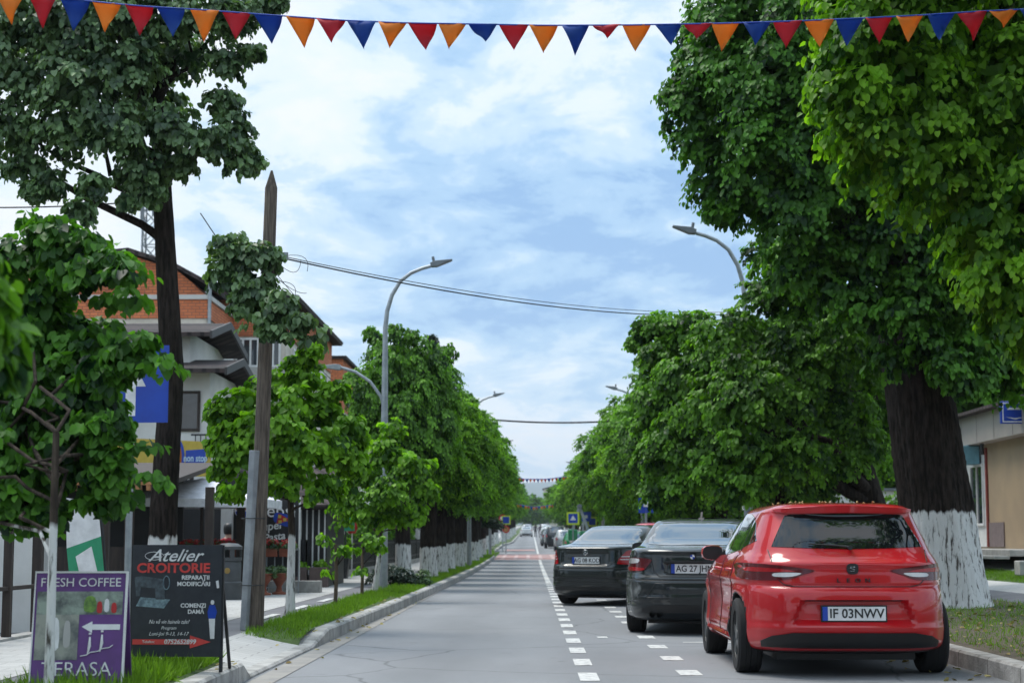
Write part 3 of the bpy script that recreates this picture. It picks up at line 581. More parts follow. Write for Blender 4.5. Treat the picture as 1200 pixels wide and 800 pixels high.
# --- young linden beside the left lamp
bx = at(440, 692, 33.5); b5 = (bx.x-.02, 33.5, zg(-2.9, 33.5))
bl = [B(*q) for q in [(410, 590, 33, .28), (425, 555, 33, .3), (450, 530, 33.2, .32), (480, 545, 33, .3), (500, 575, 33, .22), (455, 575, 32.6, .36), (485, 600, 32.8, .24), (430, 600, 32.7, .26), (460, 505, 33.3, .2), (405, 560, 33.2, .18), (455, 600, 33, .3), (400, 610, 33, .12), (500, 545, 33.3, .15)]]
tree('young_linden_tree', 'young linden with slanting white stem close against the left street lamp', b5, [(0, 0, 0), (.1, 0, .75), (.13, 0, 1.5)], .05, .035, bl, 'leaf_b', 'bark12', .12, 95, 29, 8, hang=.22, spray=6)
# --- near left young linden, its leaves in front of the blue sign
b6 = (at(60, 700, 10.5).x, 10.5, .17)
bl = [B(*q) for q in [(20, 300, 11.4, .2), (60, 270, 11.3, .16), (100, 285, 11.3, .15), (130, 310, 11.2, .14), (90, 320, 11.2, .16), (150, 320, 11, .1), (50, 350, 11.4, .2), (20, 400, 11.3, .22), (80, 390, 11.4, .24), (120, 400, 11.2, .15), (150, 415, 11, .15), (180, 425, 11, .1), (130, 360, 11.3, .1), (60, 460, 11.2, .28), (20, 500, 11.2, .24), (100, 470, 11.1, .2),
      (90, 530, 11, .25), (40, 560, 11, .22), (130, 550, 10.9, .16), (150, 580, 10.9, .08), (165, 530, 10.9, .09), (110, 500, 10.9, .14), (-30, 350, 11.4, .3), (-40, 450, 11.4, .3), (-30, 550, 11.3, .25), (60, 420, 12.2, .3), (40, 520, 12, .3), (30, 260, 11.6, .08), (110, 590, 10.9, .08)]]
bl = [(x, y, z, r*.9) for x, y, z, r in bl] + [B(*q) for q in [(165, 400, 10.9, .09), (192, 428, 10.8, .07), (120, 440, 11, .14), (100, 430, 11.2, .16), (135, 500, 10.9, .1), (180, 560, 10.8, .06), (75, 300, 11.3, .14), (155, 345, 11, .08), (35, 450, 11.8, .25), (115, 395, 11.6, .15), (80, 500, 11.8, .25), (15, 590, 11, .16), (55, 600, 11, .12), (-10, 540, 11, .25), (125, 575, 11, .12), (140, 450, 11, .08), (120, 480, 11.3, .14), (60, 330, 11.4, .15)]]
tree('young_linden_tree', 'leafy young linden at the far left, hiding part of the blue arrow sign', b6, [(0, 0, 0), (0, 0, 1.0), (.0, .0, 1.6)], .028, .02, bl, 'leaf_d', 'bark12', .085, 150, 31, 12, flare=1.15, hang=.2, spray=6)
b7 = (-2.75, 6.2, zg(-2.75, 6.2))
bl = [(-2.4, 6.2, 2.05, .3), (-2.75, 6.3, 2.2, .4), (-2.1, 6.1, 1.95, .2), (-1.97, 6.1, 1.8, .14), (-2.05, 6.15, 2.12, .14), (-2.5, 6.1, 1.7, .22), (-3.0, 6.3, 1.9, .35), (-1.98, 6.1, 2.0, .12)]
tree('young_linden_tree', 'out of focus linden leaves entering at the left edge', b7, [(0, 0, 0), (0, 0, 1.0), (0, 0, 1.7)], .04, .025, bl, 'leaf', 'bark12', .1, 130, 37, 6, hang=.2, spray=6)

# --- rows along the street: three prototypes of each, copied
def row_proto(name, label, seed, rx, ry, rz_, cz, n, br, leafmat, size, per, tr, wh, group):
    root = empty(name, (0, 0, 0), label, 'tree', group=group)
    bl = envelope(0, 0, cz, rx, ry, rz_, n, br, seed); r5 = random.Random(seed)
    bl += [(r5.uniform(-.75, .75)*rx, r5.uniform(-.75, .75)*ry, cz+rz_*r5.uniform(.75, 1.05), br*r5.uniform(.25, .4)) for _ in range(7)] + [(math.copysign(rx*r5.uniform(.85, 1.05), r5.uniform(-1, 1)), r5.uniform(-.7, .7)*ry, cz+rz_*r5.uniform(-.4, .5), br*.3) for _ in range(6)]
    trunk_mesh('trunk', tr, [(0, 0, 0), (.05, 0, 1.4), (0, .05, 2.4), (-.05, 0, 3.3)], tr*.7, bl, MT['bark10'], root, seed, 7, 14, flare=1.25)
    link('crown', crown_mesh('crown', bl, MT[leafmat], size, per, seed, hang=.4), root)
    return root
GL, GR = 'old whitewashed lindens in the left verge', 'old lindens along the right kerb'
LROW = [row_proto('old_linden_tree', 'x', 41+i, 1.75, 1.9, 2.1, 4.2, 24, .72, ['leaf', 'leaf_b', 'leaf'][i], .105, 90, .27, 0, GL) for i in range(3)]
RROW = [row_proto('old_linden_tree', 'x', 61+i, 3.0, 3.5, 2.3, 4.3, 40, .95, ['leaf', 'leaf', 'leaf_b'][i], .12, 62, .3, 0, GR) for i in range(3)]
ORD = ['first', 'second', 'third', 'fourth', 'fifth', 'sixth', 'seventh', 'eighth', 'ninth', 'tenth', 'eleventh', 'twelfth', 'thirteenth', 'fourteenth', 'fifteenth', 'sixteenth', 'seventeenth', 'eighteenth']
def place_row(protos, spots, lab):
    rg = random.Random(5); used = set()
    for i, (X, Y, s, sz) in enumerate(spots):
        p = protos[i % 3]
        if p.name not in used: o = p; used.add(p.name)
        else: o = copy_tree(p)
        o.location = (X, Y, zg(X, Y)-.03); o.rotation_euler = (0, 0, rg.uniform(0, 6.28)); o.scale = (s, s, sz); o['label'] = lab(i)
    return
LS = [(-2.95, 41, .70, .94), (-2.7, 46.5, .84, .85), (-2.75, 52.5, .9, .85), (-2.8, 59, .95, .93), (-2.75, 66, .92, .92), (-2.8, 74, .98, .98), (-2.7, 82, .98, .95), (-2.8, 92, 1.0, 1.0)]
LS2 = [(-2.9, 102, 1.0, 1.0), (-3.2, 114, 1.0, 1.02), (-3.2, 127, 1.0, 1.0), (-3.2, 140, 1.0, 1.0), (-3.1, 155, 1.0, 1.05), (-2.7, 172, 1.0, 1.0), (-2.6, 192, 1.1, 1.1), (-2.6, 215, 1.1, 1.1), (-2.6, 240, 1.1, 1.1), (-2.6, 270, 1.1, 1.1)]
far = 'far old linden of the left row beyond the red crossing'
place_row(LROW, LS+LS2, lambda i: 'old linden with whitewashed trunk in the left verge, %s past the left street lamp' % ORD[i] if i < 8 else far)
RSp = [(5.9, 41, .9, .9), (5.6, 52.5, 1.0, .97), (5.6, 62, 1.0, .98), (5.6, 73, 1.0, 1.0), (5.5, 85, 1.0, 1.02), (5.5, 98, 1.0, 1.05)]
RSp2 = [(5.5, 112, 1.0, 1.05), (5.5, 127, 1.0, 1.05), (5.4, 143, 1.0, 1.0), (5.4, 160, 1.0, 1.0), (5.3, 180, 1.0, 1.05), (5.3, 203, 1.0, 1.0), (5.3, 230, 1, 1), (5.3, 260, 1, 1)]
place_row(RROW, RSp+RSp2, lambda i: 'old linden in the right-hand row, %s beyond the lamp on the right kerb' % ORD[i] if i < 6 else 'far old linden of the right row beyond the pedestrian crossing')
for i, (X, Y) in enumerate([(6.3, -4), (6.3, -13), (-7.0, -8), (-7, -18)]):
    o = copy_tree(RROW[i % 3]); o.location = (X, Y, .1); o.scale = (1, 1, 1.15); o.rotation_euler = (0, 0, i); o['label'] = 'linden of the same rows standing behind the camera, seen only in reflections'; o['group'] = 'lindens behind the camera'
# background trees behind the plots
BGP = [row_proto('broadleaf_tree', 'x', 81+i, 4.2, 4.2, 4.2, 5.2, 30, 1.6, 'leaf', .3, 14, .25, 0, 'trees behind the buildings') for i in range(2)]
BGS = [(17, 62, 1, 'dark broadleaf tree behind the white wall, nearest the shop'), (13, 74, .85, 'dark broadleaf tree behind the right row, over the white wall'), (19, 50, .8, 'dark broadleaf tree right behind the shop roof'), (11, 95, .8, 'dark broadleaf tree in the gardens beyond the white wall'),
       (-10.5, 92, .8, 'broadleaf tree in the gardens beyond the orange brick annex'), (-10, 118, .9, 'broadleaf tree far back on the left behind the old lindens'), (12, 130, 1, 'broadleaf tree far back on the right behind the old lindens')]
used = set()
for i, (X, Y, s, lb) in enumerate(BGS):
    p = BGP[i % 2]
    if p.name not in used: o = p; used.add(p.name)
    else: o = copy_tree(p)
    o.location = (X, Y, zg(X, Y)-.03); o.scale = (s, s, s); o.rotation_euler = (0, 0, i*1.3); o['label'] = lb
FT = [(-8, 340, .95), (-13, 380, 1.2), (8, 350, .95), (14, 400, 1.25), (-.5, 500, 1.05), (-6, 520, 1.3), (22, 440, 1.4), (-24, 440, 1.5), (3.5, 560, 1.0)]
for i, (X, Y, s) in enumerate(FT):
    o = copy_tree(BGP[i % 2]); o.location = (X, Y, zr(Y)-.05); o.scale = (s, s, s*.95); o.rotation_euler = (0, 0, i)
    o['label'] = 'hazy dark tree closing off the far end of the street'; o['group'] = 'trees at the far end of the street'
# conifer
def conifer():
    p = at(508, 640, 95); X = p.x; h = at(508, 390, 95).z - zg(X, 95)
    root = empty('spruce_tree', (X, 95, zg(X, 95)), 'dark spruce whose pointed top rises above the left row of lindens', 'tree')
    rg = np.random.default_rng(3); P = []; T = []; Nn = []; S = []; Cc = []
    mb = MB(); mb.tube([(0, 0, 0), (0, 0, h*.5), (0, 0, h-.1)], [.2, .12, .02], 8)
    z = 2.2
    while z < h-.1:
        L = (h-z)*.40+.2
        for k in range(7):
            a = rg.random()*6.28; d = np.array((math.cos(a), math.sin(a), -.12)); m = int(8+L*26)
            mb.tube([(0, 0, z), tuple(d*L*.6+np.array((0, 0, z))), tuple(d*L+np.array((0, 0, z+.12*L)))], [.03, .02, .008], 4, cap=False)
            f = rg.random(m)**.7; p = d*(f*L)[:, None] + np.array((0, 0, z)) + rg.normal(0, .05, (m, 3))
            P.append(p); T.append(d + rg.normal(0, .6, (m, 3)) - np.array((0, 0, .3))); Nn.append(rg.normal(0, .4, (m, 3))+np.array((0, 0, 1))); S.append(.28*(.6+.6*rg.random(m))); Cc.append(rg.random(m))
        z += .27
    mb.build('trunk', MT['bark0'], root, 60)
    sh = LEAF.copy(); sh[:, 0] *= .4
    link('crown', leaves_mesh('crown', *(np.concatenate(a) for a in (P, T, Nn, S, Cc)), MT['needle'], sh), root)
conifer()
# grass
def grass(name, label, region, dens, hgt, mat, seed, kindcat='grass'):
    rg = np.random.default_rng(seed); P = []
    for x0, x1, y0, y1, d in region:
        n = int(abs(x1-x0)*(y1-y0)*d*dens); xs = rg.uniform(x0, x1, n); ys = rg.uniform(y0, y1, n)
        P.append(np.stack([xs, ys, np.array([zg(a, b)+(.02 if a < 0 else 0) for a, b in zip(xs, ys)])], 1))
    P = np.concatenate(P); pq = np.sin(P[:, 0]*5.3+2*np.sin(P[:, 1]*1.7))*np.sin(P[:, 1]*2.3+P[:, 0])+.35*np.sin(P[:, 0]*19)*np.sin(P[:, 1]*17); P = P[pq+rg.normal(0, .25, len(P)) > -.75]; n = len(P)
    patch = .5+.5*np.sin(P[:, 0]*7+1.3*np.sin(P[:, 1]*2.1))*np.sin(P[:, 1]*3.3)
    T = np.array((0, 0, 1.))+rg.normal(0, .4, (n, 3)); Nn = rg.normal(0, 1, (n, 3))
    blade = np.array([(-.07, 0, 0), (.07, 0, 0), (0, 1, 0)])
    me = leaves_mesh(name, P, T, Nn, hgt*(.5+rg.random(n)*.8)*(.7+.6*patch), np.clip(rg.normal(.5, .2, n)+.25*(patch-.5), 0, 1), mat, blade)
    return tag(link(name, me), label, 'grass', kind='stuff')
grass('grass', 'bright mown grass along the left verge between kerb and path', [(-3.06, -2.40, 18.6, 30, 1), (-3.06, -2.22, 30, 60, .55), (-3.06, -2.1, 60, 120, .2)], 1500, .075, MT['grass'], 1)
grass('grass', 'longer tufts of grass under the two advertising boards', [(-3.3, -2.48, 8, 14.3, 1)], 2000, .13, MT['grass'], 2)
grass('grass', 'thin patchy grass on the soil below the massive linden', [(4.1, 7.2, 13, 28, .3), (4.1, 7.2, 28, 50, .12), (9.05, 10.25, 25, 50, .9)], 900, .06, MT['grass'], 3)

rgl = np.random.default_rng(8); nl_ = 900
xs = np.r_[rgl.uniform(4.05, 7.1, 600), rgl.uniform(3.3, 3.84, 160), rgl.uniform(-3.0, -2.0, 140)]; ysl = rgl.uniform(12.5, 34, nl_)
Pl = np.stack([xs, ysl, np.array([zg(a, b)+(.012 if a > 3.85 or a < -2.3 else .012) for a, b in zip(xs, ysl)])], 1)
lm = leaves_mesh('fallen_leaves', Pl, rgl.normal(0, 1, (nl_, 3))*np.array((1, 1, .15)), np.array((0, 0, 1.))+rgl.normal(0, .25, (nl_, 3)), .05*(.6+.8*rgl.random(nl_)), rgl.random(nl_), leafm('dry_leaf', (.16, .11, .04), (.42, .36, .16), .1, .8, .2))
tag(link('fallen_leaves', lm), 'dry fallen leaves and blossom bracts scattered below the lindens', 'leaves', kind='stuff')
# ------------------------------------------------------------------ text
def text(body, size, mat, parent, loc, rot=(math.pi/2, 0, 0), ext=.0015, shear=0, align='CENTER', offset=0, sx=1, name='lettering'):
    cu = bpy.data.curves.new(name, 'FONT'); cu.body = body; cu.size = size; cu.extrude = ext; cu.shear = shear; cu.align_x = align; cu.align_y = 'CENTER'; cu.offset = offset
    cu.resolution_u = 3; cu.materials.append(mat); o = bpy.data.objects.new(name, cu); C.objects.link(o); dg = bpy.context.evaluated_depsgraph_get(); dg.update()
    me = bpy.data.meshes.new_from_object(o.evaluated_get(dg)); me.name = name; bpy.data.objects.remove(o); bpy.data.curves.remove(cu)
    if not me.materials: me.materials.append(mat)
    o = bpy.data.objects.new(name, me); C.objects.link(o); o.parent = parent; o.location = loc; o.rotation_euler = rot; o.scale = (sx, 1, 1)
    return o

# ------------------------------------------------------------------ cars
def catmull(keys, sub):
    K = [np.array(k, float) for k in keys]; out = []
    for i in range(len(K)-1):
        p0, p1, p2, p3 = K[max(i-1, 0)], K[i], K[i+1], K[min(i+2, len(K)-1)]
        for j in range(sub):
            t = j/sub; t2 = t*t; t3 = t2*t
            a = .5*((2*p1)+(-p0+p2)*t+(2*p0-5*p1+4*p2-p3)*t2+(-p0+3*p1-3*p2+p3)*t3)
            out.append(.65*a + .35*(p1+(p2-p1)*t) if False else a)
    out.append(K[-1]); return out
def outline(yr, yf, hw, n, N1, N2):
    yc, yh = (yr+yf)/2, (yf-yr)/2
    t = np.linspace(-math.pi/2, math.pi/2, 1201); c = np.abs(np.cos(t))**(2/n); s = np.sign(np.sin(t))*np.abs(np.sin(t))**(2/n)
    x = hw*c; y = yc+yh*s; d = np.r_[0, np.cumsum(np.hypot(np.diff(x), np.diff(y)))]
    i1, i2 = 300, 900
    tg = np.r_[np.linspace(0, d[i1], N1+1)[:-1], np.linspace(d[i1], d[i2], N2+1)[:-1], np.linspace(d[i2], d[-1], N1+1)]
    X = np.interp(tg, d, x); Yv = np.interp(tg, d, y)
    return np.r_[X, -X[1:-1][::-1]], np.r_[Yv, Yv[1:-1][::-1]]
def shell(keys, sub=5, N1=14, N2=34, warp=None):
    rows = catmull(keys, sub); vs = []; fs = []; m = None
    for (z, yr, yf, hw, n) in rows:
        X, Yv = outline(yr, yf, max(hw, .02), n, N1, N2); m = len(X)
        for a, b in zip(X, Yv):
            p = (a, b, z)
            vs.append(warp(*p) if warp else p)
    for i in range(len(rows)-1):
        for k in range(m): fs.append((i*m+k, i*m+(k+1) % m, (i+1)*m+(k+1) % m, (i+1)*m+k))
    fs.append(tuple(range(m))[::-1]); fs.append(tuple((len(rows)-1)*m+k for k in range(m)))
    return vs, fs
def smooth_poly(pts, sub=4, closed=True):
    n = len(pts); out = []
    for i in range(n):
        p0, p1, p2, p3 = (np.array(pts[(i+k-1) % n], float) for k in range(4))
        for j in range(sub):
            t = j/sub; t2, t3 = t*t, t*t*t
            out.append(tuple(.5*((2*p1)+(-p0+p2)*t+(2*p0-5*p1+4*p2-p3)*t2+(-p0+3*p1-3*p2+p3)*t3)))
    return out
def decal(bvh, poly, view, name, mats, parent, off=.004, thick=.012, grid=.05, smooth=50, mi=0):
    """poly in (u, z) seen from the rear ('rear': u = x), left ('left': u = y) or right; laid on the body as a thin raised piece"""
    bm = bmesh.new(); vs = [bm.verts.new((u, 0, z)) for u, z in poly]; bm.faces.new(vs)
    us = [p[0] for p in poly]; zs = [p[1] for p in poly]
    for lo, hi, nrm in ((min(us), max(us), (1, 0, 0)), (min(zs), max(zs), (0, 0, 1))):
        q = lo+grid
        while q < hi-1e-4:
            co = (q, 0, 0) if nrm[0] else (0, 0, q)
            bmesh.ops.bisect_plane(bm, geom=bm.verts[:]+bm.edges[:]+bm.faces[:], plane_co=co, plane_no=nrm); q += grid
    bmesh.ops.triangulate(bm, faces=[f for f in bm.faces if len(f.verts) > 4])
    nrmals = {}
    for v in bm.verts:
        u, z = v.co.x, v.co.z
        if view == 'rear': o_, d_ = Vector((u, -3, z)), Vector((0, 1, 0))
        elif view == 'front': o_, d_ = Vector((u, 9, z)), Vector((0, -1, 0))
        elif view == 'left': o_, d_ = Vector((-3, u, z)), Vector((1, 0, 0))
        else: o_, d_ = Vector((3, u, z)), Vector((-1, 0, 0))
        h = bvh.ray_cast(o_, d_)
        if h[0] is None: p, nm = o_+d_*3, -d_
        else: p, nm = h[0], h[1]
        if nm.dot(d_) > 0: nm = -nm
        nm = (nm - d_*.8).normalized(); v.co = p + nm*off; nrmals[v] = nm
    if thick:
        be = [e for e in bm.edges if e.is_boundary]; r = bmesh.ops.extrude_edge_only(bm, edges=be)
        nv = [g for g in r['geom'] if isinstance(g, bmesh.types.BMVert)]
        dd = {'rear': Vector((0, 1, 0)), 'front': Vector((0, -1, 0)), 'left': Vector((1, 0, 0)), 'right': Vector((-1, 0, 0))}[view]
        for v in nv: v.co += dd*(thick+off)
    bmesh.ops.recalc_face_normals(bm, faces=bm.faces)
    me = bpy.data.meshes.new(name); bm.to_mesh(me); bm.free()
    me.materials.append(mats); me.polygons.foreach_set('use_smooth', [True]*len(me.polygons)); me.set_sharp_from_angle(angle=R(smooth))
    return link(name, me, parent)
def seam(bvh, pts, view, w_, parent, name='seam', mat=None, off=.0015, n=24):
    """thin line laid on the body"""
    P = []; 
    for (a, b), (c, d) in zip(pts, pts[1:]):
        k = max(2, int(math.hypot(c-a, d-b)/.03))
        for i in range(k): P.append((a+(c-a)*i/k, b+(d-b)*i/k))
    P.append(pts[-1]); Q = []
    for u, z in P:
        o_, d_ = {'rear': (Vector((u, -3, z)), Vector((0, 1, 0))), 'left': (Vector((-3, u, z)), Vector((1, 0, 0))), 'right': (Vector((3, u, z)), Vector((-1, 0, 0)))}[view]
        h = bvh.ray_cast(o_, d_)
        if h[0] is not None: Q.append(h[0]-d_*off)
    if len(Q) < 2: return None
    mb = MB(); mb.tube(Q, w_/2, 5); return mb
def wheel(parent, x, y, r, wd, side, spokes=5):
    M = Matrix.Translation((0, 0, 0)) @ Matrix.Rotation(math.pi/2, 4, 'Y')
    mb = MB(); h = wd/2
    mb.lathe([(r*.66, -h*.9), (r*.8, -h), (r*.93, -h*.97), (r*.99, -h*.8), (r, -h*.4), (r, -h*.38), (r*.985, -h*.36), (r*.985, -h*.3), (r, -h*.28), (r, 0), (r*.985, .004), (r*.985, .012), (r, .014), (r, h*.5), (r*.985, h*.52), (r*.985, h*.56), (r, h*.58), (r*.99, h*.8), (r*.93, h*.97), (r*.8, h), (r*.66, h*.9)], 40, 0, M)
    wobj = mb.build('wheel', MT['tyre'], parent, 35, loc=(x, y, r))
    rm = MB(); s = side
    rm.lathe([(r*.67, -h*.85), (r*.67, h*.85), (r*.63, h*.8), (r*.6, h*.3), (r*.6, -h*.8)], 32, 0, M)
    rm.lathe([(.001, s*h*.35), (r*.6, s*h*.1), (r*.6, s*h*.05), (.001, s*h*.2)], 32, 1, M)
    for k in range(spokes):
        a = 2*math.pi*k/spokes
        Mk = Matrix.Rotation(a, 4, 'X')
        x0, x1 = sorted((s*h*.45, s*h*.8)); rm.box(x0, x1, -.028, .028, .03, r*.64, 0, Mk)
        rm.box(x0, x1, .03, .05, .1, r*.64, 0, Mk @ Matrix.Rotation(.25, 4, 'X')) if spokes < 8 else None
    x0, x1 = sorted((s*h*.4, s*h*.86)); rm.tube([(x0, 0, 0), (x1, 0, 0)], .045, 14)
    rm.build('rim', [MT['rim'], MT['trim']], wobj, 35)
def plate(parent, txt, loc, rx=0, rz=0, wd=.52):
    e = MB(); e.box(-wd/2, wd/2, -.006, .006, -.056, .056); e.box(-wd/2-.012, wd/2+.012, .0, .012, -.068, .068, 1)
    p = e.build('number_plate', [MT['white_sign'], MT['trim']], parent, loc=loc); p.rotation_euler = (rx, 0, rz)
    b = MB(); b.box(-wd/2, -wd/2+.044, -.008, .0, -.056, .056); b.build('blue_band', MT['blue_sign'], p)
    text(txt, .105, MT['blacktext'], p, (.022, -.0075, -.002), offset=.0016, sx=.97 if len(txt) < 9 else .9)
    return p
KEYS = {
 'hatch': lambda L: [(.19, .30, L-.40, .70, 5), (.225, .13, L-.15, .84, 5), (.30, .05, L-.05, .885, 4.8), (.46, .0, L, .895, 4.4), (.60, .0, L, .90, 4.4), (.70, .015, L-.02, .90, 4.4), (.76, .05, L-.10, .893, 4.4), (.85, .065, L-.30, .885, 4.4), (.93, .09, L-.70, .865, 4.4), (.985, .12, L-1.00, .835, 4.4),
                     (1.04, .16, L-1.15, .80, 4.4), (1.14, .235, L-1.33, .755, 4.6), (1.25, .325, L-1.55, .705, 4.8), (1.34, .385, L-1.78, .662, 5), (1.385, .36, L-1.93, .635, 5), (1.41, .375, L-2.0, .60, 5), (1.435, .47, L-2.15, .53, 4.6), (1.452, .75, L-2.4, .40, 4), (1.46, 1.2, L-2.7, .2, 3)],
 'sedan': lambda L: [(.16, .32, L-.40, .70, 5), (.20, .14, L-.15, .85, 4.8), (.30, .04, L-.05, .895, 4.4), (.48, .0, L, .905, 4), (.62, .0, L, .908, 4), (.68, .02, L-.02, .905, 4), (.74, .06, L-.08, .90, 4), (.86, .075, L-.25, .885, 4), (.95, .085, L-.6, .868, 4), (1.005, .10, L-1.0, .84, 4), (1.035, .16, L-1.2, .80, 4.2), (1.05, .34, L-1.3, .775, 4.4),
                     (1.07, .60, L-1.38, .755, 4.6), (1.12, .82, L-1.47, .725, 4.8), (1.22, 1.04, L-1.68, .675, 5), (1.32, 1.27, L-1.95, .622, 5), (1.37, 1.42, L-2.12, .582, 5), (1.40, 1.60, L-2.28, .515, 4.6), (1.418, 1.9, L-2.5, .38, 4), (1.425, 2.2, L-2.7, .2, 3)],
 'suv': lambda L: [(.26, .25, L-.35, .70, 5), (.34, .08, L-.1, .85, 5), (.50, .0, L, .90, 4.6), (.75, .0, L, .91, 4.6), (.95, .03, L-.15, .905, 4.6), (1.05, .07, L-.7, .88, 4.6), (1.15, .12, L-1.0, .83, 4.6), (1.35, .24, L-1.4, .75, 5), (1.52, .36, L-1.75, .68, 5), (1.58, .42, L-1.9, .63, 5), (1.61, .55, L-2.1, .52, 4.6), (1.63, 1.0, L-2.6, .25, 3.5)],
}
def car(kind, name, label, loc, rz_, paint, L=4.27, W=1.0, H=1.0, wheels=(.82, 2.63), wr=.318, detail=True, group=None, warp=None, hires=True, Wt=.90):
    root = empty(name, loc, label, 'car', rz_, group)
    keys = [(z*H, a, b, h*W, n) for z, a, b, h, n in KEYS[kind](L)]
    vs, fs = shell(keys, 8 if hires else 3, 34 if hires else 7, 70 if hires else 18, warp)
    bvh = BVHTree.FromPolygons([Vector(v) for v in vs], fs)
    me = bpy.data.meshes.new('body'); me.from_pydata(vs, [], fs); me.materials.append(paint); me.materials.append(MT['trim'])
    ax = (wheels[0], wheels[0]+wheels[1])
    if hires:
        tmp = bpy.data.objects.new('tmp', me); C.objects.link(tmp); cutters = []
        bm_ = bmesh.new(); bm_.from_mesh(me); bmesh.ops.recalc_face_normals(bm_, faces=bm_.faces); v0 = bm_.calc_volume(); bm_.to_mesh(me); bm_.free()
        for y in ax:
            for s in (-1, 1):
                ra = wr*1.13; arc = [(y+ra*math.cos(t), wr+ra*math.sin(t)) for t in [math.pi*i/20 for i in range(21)]]
                c1 = MB(); c1.prism([(y+ra, -.3)]+arc+[(y-ra, -.3)], 'x', min(s*.6, s*1.3), max(s*.6, s*1.3)); co = c1.build('cut', MT['trim']); cutters.append(co)
                md = tmp.modifiers.new('b', 'BOOLEAN'); md.object = co; md.operation = 'DIFFERENCE'; md.solver = 'EXACT'
        for tryn in range(3):
            dg = bpy.context.evaluated_depsgraph_get(); dg.update()
            me2 = bpy.data.meshes.new_from_object(tmp.evaluated_get(dg)); me2.name = 'body'
            bm_ = bmesh.new(); bm_.from_mesh(me2); v1 = bm_.calc_volume(); bm_.free()
            print('CAR', name, 'volumes', round(v0, 2), round(v1, 2), 'try', tryn)
            if v0*.85 < v1 < v0: break
            for md in tmp.modifiers: md.solver = 'FAST'
            if tryn == 1:
                for md in tmp.modifiers: md.solver = 'EXACT'; md.use_self = True
        bpy.data.objects.remove(tmp)
        for c_ in cutters: bpy.data.objects.remove(c_)
        me = me2
        me.materials.clear(); me.materials.append(paint); me.materials.append(MT['trim'])
        for p in me.polygons:
            c_ = p.center; mi = 0
            for y in ax:
                if abs(math.hypot(c_.y-y, c_.z-wr)-wr*1.13) < .012 or (abs(c_.x) < .62 and math.hypot(c_.y-y, c_.z-wr) < wr*1.13) or (abs(abs(p.normal.y)-1) < .01 and c_.z < wr and abs(abs(c_.y-y)-wr*1.128) < .01): mi = 1
            if abs(p.normal.z+1) < .05: mi = 1
            p.material_index = mi
    me.polygons.foreach_set('use_smooth', [True]*len(me.polygons)); me.set_sharp_from_angle(angle=R(38))
    body = link('body', me, root)
    ub = MB(); ub.box(-.58, .58, .45, L-.5, .13, .32); ub.build('underbody_shade_box', MT['trim'], root)  # black box added below the floor to deepen the darkness under the car
    for y in ax:
        for s in (-1, 1): wheel(root, s*(Wt*W-.11-.02), y, wr, .215, s, 5 if hires else 5)
    return root, body, bvh
def mirror(root, y, z, hw, paint):
    for s in (-1, 1):
        mb = MB(); X = s*hw
        vs = []
        for k, (dy, sc) in enumerate([(-.0, .9), (.05, 1.0), (.12, .75), (.17, .3)]):
            for a in range(12):
                t = 2*math.pi*a/12; vs.append((X+s*(.13+.11*sc*math.copysign(abs(math.cos(t))**.7, math.cos(t))), y+dy, z+.075*sc*math.copysign(abs(math.sin(t))**.7, math.sin(t))))
        mb.add(vs, [(i*12+a, i*12+(a+1) % 12, (i+1)*12+(a+1) % 12, (i+1)*12+a) for i in range(3) for a in range(12)] + [tuple(36+a for a in range(12))])
        mb.add([vs[a] for a in range(12)], [tuple(range(12))[::-1]], 1)
        mb.bar((X-s*.04, y+.07, z-.06), (X+s*.1, y+.06, z-.05), .05, .04, 1)
        m = mb.build('side_mirror', [paint, MT['trim']], root, 50)
def join_lines(lst, name, mat, parent):
    mb = MB()
    for m in lst:
        if m: mb.add(m.v, m.f)
    return mb.build(name, mat, parent, 60)

# ---- red hatchback
MT['cglass2'] = pm('tinted_car_glass', (.008, .01, .012), .02, spec=.5, coat=.25, col2=(.006, .007, .008))
def red_warp(x, y, z):
    if y < .6:
        # recessed plate area in the bumper and crease over the lamps
        a = max(0, 1-abs(x)/(.44+(.62-z)*.5)) if z < .64 else 0
        e = min(1, a*14)*max(0, min(1, (z-.43)/.05))*max(0, min(1, (.645-z)/.018)); y += .07*e
        g = math.exp(-((z-.755)/.012)**2)*max(0, min(1, (.80-abs(x))/.05)); y += .012*g
        y -= .016*math.exp(-((z-.405)/.03)**2)
        y -= .022*math.exp(-((z-.935)/.035)**2)*max(0, min(1, (.86-abs(x))/.1))
    sx_ = 1 if x > 0 else -1
    if .5 < y < 3.8 and abs(x) > .7:
        x += sx_*(.014*math.exp(-((z-.80)/.035)**2) - .02*math.exp(-((z-.60)/.12)**2) + .012*math.exp(-((z-.36)/.05)**2))
    for c in (.82, 3.45):
        d = math.hypot(y-c, z-.33)
        if abs(x) > .7 and d < .55: x += sx_*.018*math.exp(-((d-.37)/.07)**2)
    return (x, y, z)
P0 = (2.66, 14.55, 0)
root, body, bvh = car('hatch', 'red_hatchback', 'bright red five-door hatchback parked nearest the camera on the right', P0, 0, MT['p_red'], 4.27, 1.0, 1.0, warp=red_warp, Wt=.92)
decal(bvh, [(-.63, 1.075), (-.3, 1.062), (0, 1.057), (.3, 1.062), (.63, 1.075), (.60, 1.14), (.50, 1.335), (.46, 1.348), (0, 1.355), (-.46, 1.348), (-.50, 1.335), (-.60, 1.14)], 'rear', 'rear_window', MT['cglass2'], root, grid=.02)
